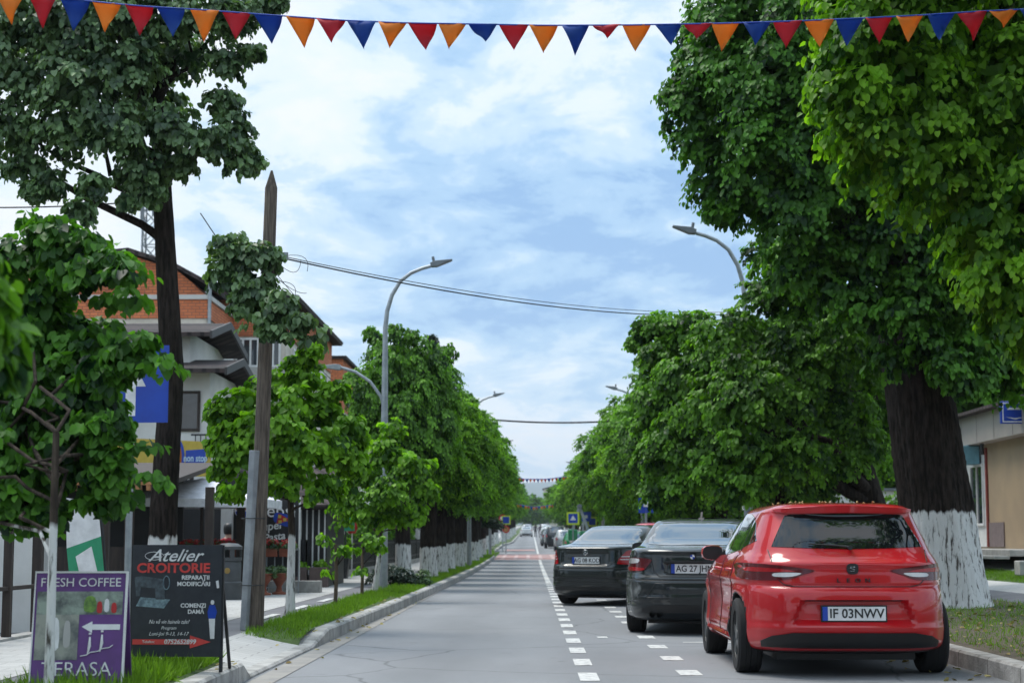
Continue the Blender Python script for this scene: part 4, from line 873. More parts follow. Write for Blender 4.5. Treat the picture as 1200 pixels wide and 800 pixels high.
for s, v in ((-1, 'left'), (1, 'right')):
    decal(bvh, [(1.62, 1.02), (2.42, .99), (2.42, 1.385), (1.85, 1.375)] if 0 else [(1.06, 1.05), (1.86, 1.0), (1.86, 1.375), (1.45, 1.365), (1.06, 1.325)], v, 'side_window', MT['cglass'], root)
    decal(bvh, [(1.90, 1.0), (2.95, .985), (2.62, 1.25), (2.32, 1.375), (1.90, 1.377)], v, 'side_window', MT['cglass'], root)
    decal(bvh, [(.60, 1.125), (1.02, 1.06), (1.02, 1.31), (.86, 1.27)], v, 'side_window', MT['cglass'], root)
    lp = [(s*.31, .880), (s*.45, .905), (s*.62, .925), (s*.80, .937), (s*.855, .930), (s*.865, .87), (s*.85, .805), (s*.62, .800), (s*.50, .812), (s*.41, .845)]
    l = decal(bvh, smooth_poly(lp, 3), 'rear', 'tail_lamp', MT['lamp_dk'], root, .008, .03)
    decal(bvh, smooth_poly([(s*.46, .87), (s*.60, .895), (s*.80, .905), (s*.82, .872), (s*.66, .868)], 3), 'rear', 'red_lens', MT['lamp_r'], l, .012, .004)
    decal(bvh, smooth_poly([(s*.42, .856), (s*.50, .862), (s*.63, .857), (s*.63, .83), (s*.50, .83)], 3), 'rear', 'clear_lens', MT['lamp_w'], l, .012, .004)
    dl = [seam(bvh, q, v, .009, root) for q in ([(1.10, 1.0), (1.12, .55), (1.35, .33), (2.1, .30)], [(1.88, 1.0), (1.90, .62), (1.92, .30)], [(2.98, .98), (2.95, .5), (2.85, .30)], [(1.04, 1.04), (1.04, 1.33)])]
    join_lines(dl, 'door_seam', MT['trim'], root)
    for yy in (1.25, 2.15):
        h = bvh.ray_cast(Vector((s*3, yy, .87)), Vector((-s, 0, 0)))[0]
        hb = MB(); hb.tube([(h.x-s*.005, yy-.09, .872), (h.x+s*.03, yy-.07, .877), (h.x+s*.03, yy+.07, .877), (h.x-s*.005, yy+.09, .872)], .013, 8); hb.build('door_handle', MT['p_red'], root, 60)
    sk = [seam(bvh, [(1.26, .30), (2.99, .30)], v, .05, root)]; join_lines(sk, 'side_sill', MT['p_red'], root)
hs = [seam(bvh, q, 'rear', .010, root) for q in ([(-.66, 1.05), (-.645, .95)], [(.66, 1.05), (.645, .95)], [(-.60, .80), (-.56, .765), (-.48, .748), (.48, .748), (.56, .765), (.60, .80)])]
join_lines(hs, 'tailgate_seam', MT['trim'], root)
decal(bvh, [(-.74, .30), (-.66, .345), (-.50, .375), (.50, .375), (.66, .345), (.74, .30), (.72, .205), (-.72, .205)], 'rear', 'lower_bumper', MT['trim'], root, .008, .02)
decal(bvh, smooth_poly([(-.52, 1.392), (0, 1.405), (.52, 1.392), (.50, 1.37), (0, 1.376), (-.50, 1.37)], 3), 'rear', 'spoiler', MT['p_red'], root, .03, .03)
mirror(root, 2.82, 1.01, .74, MT['p_red'])
pl = plate(root, 'IF 03NWV', (0, .04, .53))
em = MB(); em.prism(smooth_poly([(-.038, -.036), (.038, -.036), (.041, .036), (-.041, .036)], 3), 'y', .055, .09); eo = em.build('emblem', MT['trim'], root, 40, loc=(0, .0, .895))
eb = MB(); eb.tube([(.022, .053, .016), (-.016, .053, .016), (-.022, .053, .006), (.018, .053, -.005), (.018, .053, -.016), (-.022, .053, -.018)], .003, 6); eb.build('emblem_mark', MT['chrome'], eo, 60)
for i, ch in enumerate('LEON'): text(ch, .046, MT['trim'], root, (-.12+i*.08, .047, .80), ext=.008, offset=.0006, sx=1.3)
wp = MB(); wp.tube([(.01, .15, 1.072), (-.1, .155, 1.085), (-.34, .185, 1.10)], [.012, .008, .005], 6); wp.tube([(0, .165, 1.068), (0, .13, 1.07)], .02, 8); wp.build('rear_wiper', MT['trim'], root, 60)
db = MB(); rg = random.Random(4)
for i in range(16):
    x, y = rg.uniform(-.5, .45), rg.uniform(.75, 1.9); h = bvh.ray_cast(Vector((x, y, 3)), Vector((0, 0, -1)))[0]
    if h:
        q = rg.uniform(.012, .028); a = rg.random()*3; db.add([h+Vector((math.cos(a)*q, math.sin(a)*q, .003)), h+Vector((-math.sin(a)*q*.4, q*.4, .02)), h+Vector((-math.cos(a)*q, -math.sin(a)*q, .004)), h+Vector((math.sin(a)*q*.4, -q*.4, .012))], [(0, 1, 2, 3)])
tag(db.build('fallen_blossoms', pm('dry_blossom', (.45, .32, .12), .8), None, loc=P0), 'dry linden blossoms fallen on the roof of the red hatchback', 'blossoms', kind='stuff')

# ---- graphite saloon with roundel badge
def bm_warp(x, y, z):
    if y < .6:
        e = max(0, min(1, (.34-abs(x))/.03))*max(0, min(1, (z-.72)/.02))*max(0, min(1, (.875-z)/.02)); y += .03*e
        y -= .02*math.exp(-((z-1.0)/.022)**2)*max(0, 1-abs(x)/.95)
        y += .010*math.exp(-((z-.655)/.010)**2); y -= .014*math.exp(-((z-.44)/.03)**2)
    for c in (.98, 3.74):
        d = math.hypot(y-c, z-.33)
        if abs(x) > .7 and d < .55: x += (1 if x > 0 else -1)*.018*math.exp(-((d-.37)/.07)**2)
    return (x, y, z)
root, body, bvh = car('sedan', 'graphite_saloon', 'dark graphite saloon with round blue and white badge, middle of the three near parked cars', (1.93, 21.1, 0), -R(9.5), MT['p_black'], 4.52, 1.0, 1.0, (.98, 2.76), .322, warp=bm_warp, Wt=.90)
decal(bvh, smooth_poly([(-.60, 1.085), (0, 1.075), (.60, 1.085), (.555, 1.22), (.50, 1.345), (0, 1.36), (-.50, 1.345), (-.555, 1.22)], 2), 'rear', 'rear_window', MT['cglass'], root)
for s, v in ((-1, 'left'), (1, 'right')):
    decal(bvh, [(1.62, 1.06), (2.30, 1.05), (2.30, 1.345), (1.95, 1.33), (1.68, 1.18)], v, 'side_window', MT['cglass'], root)
    decal(bvh, [(2.35, 1.05), (3.30, 1.03), (2.98, 1.24), (2.72, 1.345), (2.35, 1.347)], v, 'side_window', MT['cglass'], root)
    lp = [(s*.50, .90), (s*.62, .92), (s*.80, .925), (s*.845, .90), (s*.855, .81), (s*.84, .76), (s*.62, .762), (s*.57, .80), (s*.52, .86)]
    l = decal(bvh, smooth_poly(lp, 3), 'rear', 'tail_lamp', MT['lamp_dk'], root, .008, .03)
    decal(bvh, smooth_poly([(s*.60, .80), (s*.80, .81), (s*.845, .80), (s*.84, .768), (s*.62, .77)], 2), 'rear', 'red_lens', MT['lamp_r'], l, .012, .004)
    decal(bvh, smooth_poly([(s*.66, .91), (s*.80, .915), (s*.84, .89), (s*.84, .855), (s*.68, .86)], 2), 'rear', 'clear_lens', MT['lamp_w'], l, .012, .004)
hs = [seam(bvh, q, 'rear', .010, root) for q in ([(-.50, .90), (-.47, .76), (-.40, .70), (.40, .70), (.47, .76), (.50, .90)], [(-.86, .655), (.86, .655)], [(-.56, .45), (-.45, .62), (.45, .62), (.56, .45)], [(-.56, .45), (.56, .45)])]
join_lines(hs, 'boot_seam', MT['trim'], root)
gh = MB(); gh.box(-.34, .34, .035, .06, .865, .885); gh.build('boot_handle', MT['trim'], root, 40)
decal(bvh, [(-.62, .27), (-.62, .33), (-.5, .36), (.5, .36), (.62, .33), (.62, .27)], 'rear', 'lower_bumper', MT['trim'], root, .008, .02)
plate(root, 'AG 27 JHN', (0, .085, .795))
def disc(mb, r, y0, y1, n=24, mi=0, cx=0, cz=0): mb.tube([(cx, y1, cz), (cx, y0, cz)], r, n, mi)
em = MB(); disc(em, .041, .03, .07); eo = em.build('emblem', MT['trim'], root, 40, loc=(0, .02, .935))
for q in range(4):
    m = MB(); m.prism([(0, 0)]+[(.028*math.cos(a), .028*math.sin(a)) for a in [q*math.pi/2+i*math.pi/12 for i in range(7)]], 'y', .024, .035); m.build('emblem_quarter', MT['blue_sign'] if q % 2 else MT['white_sign'], eo)
sf = MB(); sf.prism([(1.62, 1.40), (1.80, 1.415), (1.79, 1.50), (1.74, 1.50)], 'x', -.012, .012); sf.prism([(1.6, 1.395), (1.86, 1.41), (1.84, 1.43), (1.64, 1.42)], 'x', -.035, .035); sf.build('roof_aerial', MT['trim'], root)
ex = MB(); ex.tube([(-.40, .02, .25), (-.40, .3, .27)], .035, 12, cap=False); ex.tube([(-.49, .03, .25), (-.49, .3, .27)], .035, 12, cap=False); ex.build('exhaust', MT['chrome'], root, 60)
mirror(root, 3.2, 1.04, .84, MT['p_black'])
decal(bvh, smooth_poly([(-.86, .63), (-.70, .64), (-.62, .55), (-.74, .42), (-.86, .40)], 3), 'rear', 'scuffed_paint', pm('scuffed_paint', (.16, .17, .17), .55, col2=(.028, .033, .034), scale=7, coat=.3, lo=.52, hi=.68), root, .003, 0)

# ---- black saloon with star
def mb_warp(x, y, z):
    if y < .6:
        e = max(0, min(1, (.42-abs(x))/.05))*max(0, min(1, (z-.70)/.03))*max(0, min(1, (.95-z)/.04)); y += .018*e
        y -= .012*math.exp(-((z-1.0)/.02)**2); y += .012*math.exp(-((z-.645)/.010)**2)
    return (x, y, z)
root, body, bvh = car('sedan', 'black_saloon', 'greenish black limousine saloon with a three-pointed star, farthest of the three near parked cars', (.93, 30.8, 0), -R(26), MT['p_green'], 5.04, 1.02, 1.0, (1.08, 3.0), .335, warp=mb_warp, Wt=.91)
decal(bvh, smooth_poly([(-.62, 1.08), (0, 1.07), (.62, 1.08), (.565, 1.22), (.50, 1.345), (0, 1.36), (-.50, 1.345), (-.565, 1.22)], 2), 'rear', 'rear_window', MT['cglass'], root)
for s, v in ((-1, 'left'), (1, 'right')):
    decal(bvh, [(1.62, 1.06), (2.45, 1.05), (2.45, 1.345), (1.95, 1.33), (1.68, 1.18)], v, 'side_window', MT['cglass'], root)
    decal(bvh, [(2.50, 1.05), (3.65, 1.03), (3.35, 1.24), (3.0, 1.345), (2.5, 1.347)], v, 'side_window', MT['cglass'], root)
    lp = [(s*.56, .73), (s*.84, .73), (s*.87, .78), (s*.86, .87), (s*.80, .945), (s*.70, .965), (s*.64, .90)]
    l = decal(bvh, smooth_poly(lp, 2), 'rear', 'tail_lamp', MT['lamp_r'], root, .008, .03)
    decal(bvh, [(s*.60, .80), (s*.86, .80), (s*.86, .815), (s*.60, .815)], 'rear', 'clear_lens', MT['lamp_w'], l, .012, .004)
    decal(bvh, [(s*.61, .85), (s*.855, .85), (s*.85, .865), (s*.62, .865)], 'rear', 'clear_lens', MT['lamp_w'], l, .012, .004)
hs = [seam(bvh, q, 'rear', .010, root) for q in ([(-.62, .96), (-.50, .74), (-.42, .69), (.42, .69), (.50, .74), (.62, .96)], [(-.86, .645), (.86, .645)], [(-.8, .42), (.8, .42)])]
join_lines(hs, 'boot_seam', MT['trim'], root)
decal(bvh, [(-.84, .50), (.84, .50), (.84, .475), (-.84, .475)], 'rear', 'bumper_strip', MT['trim'], root, .01, .02)
decal(bvh, [(-.62, .27), (-.62, .33), (.62, .33), (.62, .27)], 'rear', 'lower_bumper', MT['trim'], root, .008, .02)
plate(root, 'AG 08 KOD', (0, .075, .79))
st = MB()
for k in range(3):
    a = math.pi/2+k*2*math.pi/3; st.tube([(0, .05, 0), (.042*math.cos(a), .05, .042*math.sin(a))], [.008, .002], 6)
st.tube([(.044*math.cos(a), .05, .044*math.sin(a)) for a in [i*math.pi/12 for i in range(25)]], .004, 6, cap=False); st.build('emblem', MT['chrome'], root, 60, loc=(0, 0, .93))
mirror(root, 3.5, 1.05, .85, MT['p_green'])

# ---- cars farther along
def simple_car(kind, name, label, X, Y, paint, L, H=1.0, rz_=0, group=None, lampz=.9, wl=2.55):
    root, body, bvh = car(kind, name, label, (X, Y, zr(Y)), rz_, paint, L, .98, H, (.8, wl), .31, group=group, hires=False)
    zb, zt = {'hatch': (1.06, 1.35), 'sedan': (1.08, 1.34), 'suv': (1.16, 1.50)}[kind]; zb *= H; zt *= H
    decal(bvh, [(-.60, zb), (.60, zb), (.50, zt), (-.50, zt)], 'rear', 'rear_window', MT['cglass'], root, grid=.2)
    y0 = {'hatch': .8, 'sedan': 1.6, 'suv': .7}[kind]
    for s, v in ((-1, 'left'), (1, 'right')):
        decal(bvh, [(y0, zb), (L-1.5, zb-.03), (L-2.0, zt), (y0+.3, zt-.02)], v, 'side_window', MT['cglass'], root, grid=.3)
        decal(bvh, [(s*.62, lampz-.1), (s*.84, lampz-.1), (s*.84, lampz+.1), (s*.66, lampz+.1)], 'rear', 'tail_lamp', MT['lamp_r'], root, .01, .02, grid=.1)
    mb = MB(); mb.box(-.62, .62, -.01, .05, .26, .42); mb.build('rear_bumper', MT['trim'], root, bevel=.01)
    mb = MB(); mb.box(-.26, .26, .0, .03, .74, .84); mb.build('number_plate', MT['white_sign'], root)
    return root
pw = paintm('white_car_paint', (.72, .73, .74), 0); ps = paintm('silver_car_paint', (.42, .44, .45), .7); pd = paintm('dark_car_paint', (.03, .035, .04), .4); pg = paintm('green_car_paint', (.01, .22, .08), .2); pbl = paintm('blue_car_paint', (.05, .1, .22), .4)
simple_car('hatch', 'small_car', 'red car parked ahead of the black limousine, only its roof showing', 2.95, 39, MT['p_red'], 4.0, 1.06)
GP = 'cars parked along the right kerb'
g = simple_car('suv', 'green_car', 'green and white service car parked by the folding crane arm', 2.75, 104, pg, 4.1, .93, group=GP)
st_ = MB(); st_.box(-.45, .45, -.01, .03, .85, 1.0); st_.build('white_panel', MT['white_sign'], g)
simple_car('suv', 'silver_estate', 'silver estate car parked just beyond the green service car', 2.55, 126, ps, 4.2, .95, group=GP)
simple_car('suv', 'dark_offroader', 'dark tall offroad car with a red lamp, beyond the silver estate', 1.95, 139, pd, 4.5, 1.08, group=GP, lampz=1.0)
PK = [(1.75, 152, pd, 'sedan', 'dark saloon parked directly beyond the dark offroad car'), (1.75, 164, pd, 'hatch', 'dark hatchback second beyond the dark offroad car'), (2.0, 176, pw, 'suv', 'tall white van-like car in the right parking row'), (1.9, 190, ps, 'sedan', 'silver saloon beyond the tall white car'), (2.0, 205, pw, 'hatch', 'white hatchback in the far right row'), (2.0, 222, pw, 'sedan', 'white saloon in the far right row'),
      (2.1, 242, ps, 'suv', 'silver tall car far along the right row'), (2.1, 262, pw, 'sedan', 'white saloon nearly last in the right row'), (2.2, 285, pbl, 'hatch', 'small blue car nearly last in the right row'), (2.2, 310, pw, 'suv', 'white tall car last in the right row')]
for X, Y, p, k, lb in PK: simple_car(k, 'parked_car', lb, X, Y, p, 4.3, group=GP)
for X, Y, p, k, lb in [(-.62, 243, pw, 'sedan', 'white saloon driving away in the left lane, nearest in the queue'), (-.6, 275, ps, 'suv', 'silver car second in the left lane queue'), (-.6, 305, pw, 'hatch', 'white car third in the left lane queue'), (-.5, 340, pd, 'suv', 'dark car at the head of the left lane queue')]:
    simple_car(k, 'driving_car', lb, X, Y, p, 4.4, group='cars driving away in the left lane')
# folding crane arm
ca = at(681, 594, 95); root = empty('crane_arm', (ca.x, 95, zg(3.2, 95)), 'pale grey folded aerial crane arm forming an upside-down V above the green car', 'crane'); zz0 = root.location.z
a, b_, c_ = at(671, 620, 95)-root.location, at(679, 593, 95)-root.location, at(690, 622, 95)-root.location
m = MB(); m.bar((a.x, 0, a.z), (b_.x, 0, b_.z), .13, .13); m.build('upper_arm', MT['galv'], root)
m = MB(); m.bar((c_.x, .15, c_.z), (b_.x, .15, b_.z), .15, .15); m.build('lower_arm', MT['galv'], root)
m = MB(); m.tube([(b_.x, -.1, b_.z), (b_.x, .28, b_.z)], .13, 12); m.build('hinge', MT['steel_grey'], root, 40)
m = MB(); m.box(c_.x-.5, c_.x+.5, -.3, .6, .0, c_.z); m.box(c_.x-.8, c_.x+.8, -.6, 2.4, .5, .8); m.box(a.x-.25, a.x+.25, -.3, .3, a.z-.6, a.z); m.build('base', pg, root, bevel=.05)

# ------------------------------------------------------------------ street lamps
def lamp(label, X, Y, toward, low=False):
    """toward = +1 arm reaching to +X"""
    z0 = zg(X, Y); root = empty('street_lamp', (X, Y, z0), label, 'street lamp', group='curved grey street lamps')
    H = 6.75; t = toward
    m = MB(); pts = [(0, 0, 0), (0, 0, 2.2), (0, 0, 4.4), (0, 0, 5.3), (.035*t, 0, 5.65), (.13*t, 0, 5.98), (.30*t, 0, 6.27), (.52*t, 0, 6.44), (.74*t, 0, 6.53), (.92*t, 0, 6.58)]
    m.tube(pts, [.085, .08, .062, .05, .045, .042, .04, .038, .036, .036], 12)
    m.build('pole', MT['galv'], root, 50)
    m = MB(); m.tube([(0, 0, 0), (0, 0, .03)], .13, 12); m.tube([(0, 0, 0), (0, 0, .8)], .092, 12); m.build('base_collar', MT['galv'], root, 40)
    # luminaire, tilted
    Mx = Matrix.Translation((.92*t, 0, 6.60)) @ Matrix.Rotation(-t*R(12), 4, 'Y')
    m = MB(); m.m = Mx; m.prism([(0, -.04), (t*.12, -.06), (t*.45, .0), (t*.46, .02), (t*.12, .06), (0, .04)], 'y', -.1, .1); h = m.build('luminaire', MT['steel_grey'], root, bevel=.008)
    m = MB(); m.m = Mx; m.tube([(t*.08, 0, .05), (t*.08, 0, .16)], .03, 10); m.build('light_sensor', MT['steel_grey'], h, 40)
    if low:
        m = MB(); m.tube([(0, 0, 3.6), (-.08*t, 0, 3.9), (-.3*t, 0, 4.2), (-.6*t, 0, 4.4), (-.93*t, 0, 4.5)], .034, 10); m.build('side_arm', MT['galv'], root, 50)
        m = MB(); m.prism([(-.9*t, 4.45), (-.95*t, 4.44), (-1.36*t, 4.5), (-1.36*t, 4.52), (-1.0*t, 4.56), (-.9*t, 4.54)], 'y', -.08, .08); m.build('side_luminaire', MT['galv'], root, bevel=.008)
    return root
lamp('double-armed grey lamp post on the left verge, its long arm over the road', -2.97, 35.5, 1, True)
lamp('street lamp on the right kerb whose curved top pokes out above the lindens', 4.08, 33.0, -1).scale = (1, 1, 1.035)
for i, Yq in enumerate((68, 103)): lamp('far left street lamp among the whitewashed trunks, %s beyond the double-armed one' % ORD[i], -2.38, Yq, 1)
for i, Yq in enumerate((65, 101, 140)): lamp('far right street lamp mostly hidden in crowns, %s beyond the nearest right lamp' % ORD[i], 4.15, Yq, -1)

# ------------------------------------------------------------------ wooden pole
pb = gp(299, 738, .15); root = empty('wooden_pole', (pb.x, pb.y, .15), 'old wooden utility pole strapped to a grey concrete stub, leaning slightly right', 'utility pole')
top = at(318.5, 198, pb.y)-root.location
m = MB(); m.tube([(0, 0, 0), (top.x*.5, 0, top.z*.5), (top.x*.97, 0, top.z-.22), (top.x, 0, top.z-.02)], [.092, .082, .07, .012], 12); m.build('shaft', MT['wood_pole'], root, 40)
stt = at(300, 528, pb.y)-root.location
m = MB(); m.bar((-.1, -.06, 0), (stt.x-.0, -.1, stt.z), .1, .08); m.build('concrete_stub', MT['stub'], root, bevel=.01)
m = MB()
for f in (.25, .62):
    p = Vector((-.05, -.03, 0)).lerp(Vector((stt.x*.8, -.05, stt.z)), f); m.tube([(p.x+.13*math.cos(a)-.0, p.y+.13*math.sin(a), p.z) for a in [i*math.pi/8 for i in range(17)]], .006, 5, cap=False)
m.build('strap', MT['darkmetal'], root, 50)
pz = at(325, 303, pb.y)-root.location
m = MB(); rg = random.Random(9)
for k in range(9):
    e = Vector((rg.uniform(.02, .42), rg.uniform(-.1, .1), rg.uniform(-.85, .3))); s = Vector((pz.x-.03, -.03, pz.z-rg.uniform(-.05, .35)))
    mid = s+e*.5+Vector((rg.uniform(.05, .4), 0, rg.uniform(-.35, .25))); pts = [s.lerp(mid, t).lerp(mid.lerp(s+e, t), t) for t in [i/8 for i in range(9)]]
    m.tube(pts, .0035 if k else .009, 5)
m.build('loose_wires', MT['wire'], root, 60)
m = MB(); m.tube([(pz.x-.09, -.05, pz.z), (pz.x+.11, -.05, pz.z)], .02, 8); m.tube([(pz.x+.1, -.05, pz.z-.02), (pz.x+.1, -.05, pz.z+.06)], .03, 8); m.build('insulator', MT['galv'], root, 50)
def cable(name, label, pts3, rad=.009, sag=.0, group=None, n=24):
    a, b = Vector(pts3[0]), Vector(pts3[1]); P = [a.lerp(b, i/n)-Vector((0, 0, 4*sag*(i/n)*(1-i/n))) for i in range(n+1)]
    m = MB(); m.tube([p-a for p in P], rad, 6); o = m.build(name, MT['wire'], None, 60, loc=a); return tag(o, label, 'cable', group)
cable('power_cable', 'thick overhead cable from the wooden pole across the street, lower of the pair', [at(325, 301, pb.y), at(905, 364, 38)], .009, .32)
cable('power_cable', 'thin overhead cable just above the thick one from the wooden pole', [at(325, 299, pb.y), at(905, 362, 38)], .005, .29)
cable('power_cable', 'far horizontal cable crossing the street above the distant bunting', [at(560, 490, 62), at(735, 492, 62)], .03, .12)
cable('power_cable', 'thin cable at the upper left between the lindens', [at(-30, 243, 24), at(165, 236, 24)], .01, .03)
cable('power_cable', 'slack wire sloping down right behind the wooden pole', [at(235, 250, 26), at(420, 470, 40)], .008, .3)

# ------------------------------------------------------------------ bunting
FO = pm('orange_cloth', (.78, .26, .03), .7, col2=(.7, .22, .02)); FR = pm('red_cloth', (.5, .02, .04), .7); FB = pm('blue_cloth', (.01, .07, .33), .7)
def clothm(m, tint):
    t = m.node_tree; b = t.nodes['Principled BSDF']; tr = tn(t, 'ShaderNodeBsdfTranslucent'); tr.inputs[0].default_value = c4(tint); ms = tn(t, 'ShaderNodeMixShader'); ms.inputs[0].default_value = .45
    t.links.new(b.outputs[0], ms.inputs[1]); t.links.new(tr.outputs[0], ms.inputs[2]); t.links.new(ms.outputs[0], t.nodes['Material Output'].inputs[0])
clothm(FO, (.95, .38, .05)); clothm(FR, (.75, .04, .07)); clothm(FB, (.02, .12, .5))
def bunting(label, rope, Yd, flags, fw, fh, thick):
    """rope: [(px,py)]; flags: [(px, colour, length factor)] measured on the photo and hung on the cord at its real distance"""
    a = at(*rope[0], Yd); root = empty('bunting', a, label, 'bunting', group='pennant strings across the street')
    def yr_(px):
        return interp(px, rope)
    xs = [rope[0][0]+(rope[-1][0]-rope[0][0])*i/110 for i in range(111)]
    m = MB(); m.tube([at(x, yr_(x), Yd)-a for x in xs], thick, 6); m.build('cord', MT['blue_sign'], root, 60)
    rg = random.Random(3)
    for px, col, k in flags:
        w_ = fw*rg.uniform(.94, 1.04); h_ = fh*k*rg.uniform(.94, 1.06)
        L_, R_ = at(px-w_/2, yr_(px-w_/2), Yd)-a, at(px+w_/2, yr_(px+w_/2), Yd)-a; tw = rg.uniform(-.5, .5)*(R_-L_).length
        tip = at(px+rg.uniform(-.12, .12)*w_, yr_(px)+h_, Yd)-a; tip.y += rg.uniform(-.03, .05)
        vs = []; n = 6; cu = rg.uniform(-.05, .06)
        for i in range(n+1):
            f = i/n
            for j in range(5):
                g_ = j/4; p = L_.lerp(R_, g_).lerp(tip, f) + Vector((0, cu*math.sin(math.pi*f)+.012*math.sin(g_*6+i), 0))*min(1, 1)*(1-f*.5); p = p + Vector((0, tw*(g_-.5)*math.sin(math.pi*min(1, f*1.3+.1))*(1-f), 0)) + Vector((0, .02*math.sin(g_*3+f*5+px), 0))*f; vs.append(p)
        f_ = MB(); f_.add(vs, [(i*5+j, i*5+j+1, (i+1)*5+j+1, (i+1)*5+j) for i in range(n) for j in range(4)])
        o = f_.build('pennant', {'o': FO, 'r': FR, 'b': FB}[col], root, 80); sdm = o.modifiers.new('thickness', 'SOLIDIFY'); sdm.thickness = .0015
    return root
fl = [(12, 'o', 1), (50, 'r', 1), (88, 'b', 1.1), (125, 'o', 1), (163, 'r', 1.1), (200, 'b', 1), (240, 'o', 1.15), (277, 'r', 1), (314, 'b', .95), (352, 'o', 1.1), (388, 'r', .9), (424, 'b', .97), (460, 'o', .87), (495, 'r', 1), (530, 'o', .98), (566, 'b', .65), (602, 'r', .92), (637, 'o', .97), (674, 'b', 1.1), (711, 'r', .45), (746, 'o', .95), (783, 'b', .82), (818, 'r', .55), (850, 'o', 1), (887, 'b', .88), (923, 'r', .98), (960, 'o', 1), (996, 'b', .98), (1030, 'r', .95), (1066, 'o', 1), (1103, 'b', 1), (1139, 'r', .92), (1176, 'o', .6), (-25, 'b', 1), (1212, 'b', 1)]
bunting('nearest pennant string spanning the whole top of the view', [(-420, -75), (-60, -12), (0, -5), (90, 0), (160, 7), (240, 12), (333, 19), (400, 24), (470, 27), (560, 28.5), (640, 30), (740, 29.5), (850, 27.5), (930, 25), (1000, 22), (1080, 18), (1140, 14), (1200, 11), (1260, 7), (1480, -25)], 13.6, fl, 34, 32, .006)
bunting('second pennant string, small against the pale sky where the rows of trees close in', [(592, 557), (615, 561), (640, 561), (675, 557)], 100, [(596+i*4.3, 'orb'[i % 3], 1) for i in range(18)], 3.8, 4.6, .02)
bunting('farthest pennant string low over the distant cars', [(604, 590), (625, 594), (650, 591)], 170, [(607+i*3.1, 'orb'[i % 3], 1) for i in range(14)], 2.7, 4.0, .02)

# ------------------------------------------------------------------ signs and boards
def board_frame(px, py0, py1, Y): pass
# tailor's board
gs = gp(205, 784, .17); root = empty('advert_board', (gs.x, gs.y, .15), 'dark tailor board with red capitals and a red arrow, standing in the grass', 'sign', rz=R(-2))
tl, br = at(153, 638, gs.y)-root.location, at(256, 769, gs.y)-root.location; w2 = (br.x-tl.x)/2; zt, zb = tl.z, br.z; ZC = (zt+zb)/2; HH = zt-zb
m = MB(); m.box(-w2, w2, 0, .012, zb, zt); bd = m.build('panel', pm('charcoal_board', (.022, .026, .034), .45, col2=(.03, .035, .043), scale=12), root)
m = MB(); m.box(-w2, w2, .012, .035, zt-.02, zt); m.box(-w2, w2, .012, .035, zb, zb+.02)
for s in (-1, 1): m.box(s*w2-.012, s*w2+.012, .0135, .04, 0, zt-.002)
m.build('frame', MT['darkmetal'], root)
for s in (-1, 1):
    m = MB(); m.bar((s*(w2-.02), .04, zt-.1), (s*(w2-.02), .45, 0), .022); m.build('leg', MT['darkmetal'], root)
def tx(t, u, v, size, mat='whitetext', **k): return text(t, size*HH, MT[mat], bd, (-w2+u*2*w2, -.003, zt-v*HH), **k)
tx('Atelier', .47, .10, .155, shear=.45, sx=1.1, offset=.001); tx('CROITORIE', .46, .212, .118, 'redtext', offset=.0028, sx=1.1)
m = MB(); cc = Vector((-w2+.24*2*w2, 0, zt-.10*HH)); m.tube([(cc.x+.075*math.cos(a)*(1-a*.03), -.003, cc.z+.03*math.sin(a)) for a in [i*.3 for i in range(22)]], .0022, 5); m.build('flourish', MT['whitetext'], bd, 60)
tx('REPARAȚII', .71, .295, .052, offset=.0012, sx=1.05); tx('MODIFICĂRI', .69, .352, .052, offset=.0012, sx=1.05); tx('COMENZI', .69, .545, .052, offset=.0012); tx('DAMĂ', .72, .60, .052, offset=.0012)
tx('Nu vă vin hainele tale?', .42, .69, .05, shear=.4, sx=.8); tx('Program', .42, .745, .04, shear=.3); tx('Luni-Joi 9-13, 14-17', .42, .797, .045, shear=.3)
m = MB(); Z = lambda v: zt-v*HH; U = lambda u: -w2+u*2*w2
m.prism([(U(.02), Z(.845)), (U(.66), Z(.845)), (U(.66), Z(.81)), (U(.89), Z(.868)), (U(.66), Z(.925)), (U(.66), Z(.892)), (U(.02), Z(.892))], 'y', -.004, .0); m.build('red_arrow', MT['redtext'], bd)
text('Telefon:', .035*HH, MT['whitetext'], bd, (U(.2), -.0065, Z(.868))); text('0752652899', .058*HH, MT['whitetext'], bd, (U(.55), -.0065, Z(.868)), offset=.001, shear=.15)
# sewing machine picture
m = MB(); sm_ = pm('machine_print', (.25, .36, .4), .5, col2=(.1, .15, .18), scale=25)
m.prism([(U(.05), Z(.55)), (U(.36), Z(.57)), (U(.43), Z(.49)), (U(.10), Z(.47))], 'y', -.003, 0); m.build('printed_base', sm_, bd)
m = MB(); m.prism([(U(.03), Z(.29)), (U(.10), Z(.28)), (U(.36), Z(.31)), (U(.37), Z(.49)), (U(.27), Z(.49)), (U(.26), Z(.39)), (U(.10), Z(.38)), (U(.09), Z(.46)), (U(.05), Z(.46))], 'y', -.0045, 0); m.build('printed_machine', pm('machine_black', (.04, .05, .06), .4, col2=(.09, .12, .14), scale=20), bd)
m = MB(); m.tube([(U(.385)+.024*math.cos(a), -.005, Z(.34)+.05*math.sin(a)) for a in [i*math.pi/10 for i in range(21)]], .004, 5, cap=False); m.build('printed_handwheel', sm_, bd, 50)
m = MB(); m.prism([(U(.87), Z(.54)), (U(.93), Z(.54)), (U(.955), Z(.60)), (U(.935), Z(.66)), (U(.86), Z(.66)), (U(.85), Z(.60))], 'y', -.004, 0); m.build('printed_blouse', MT['blue_sign'], bd)
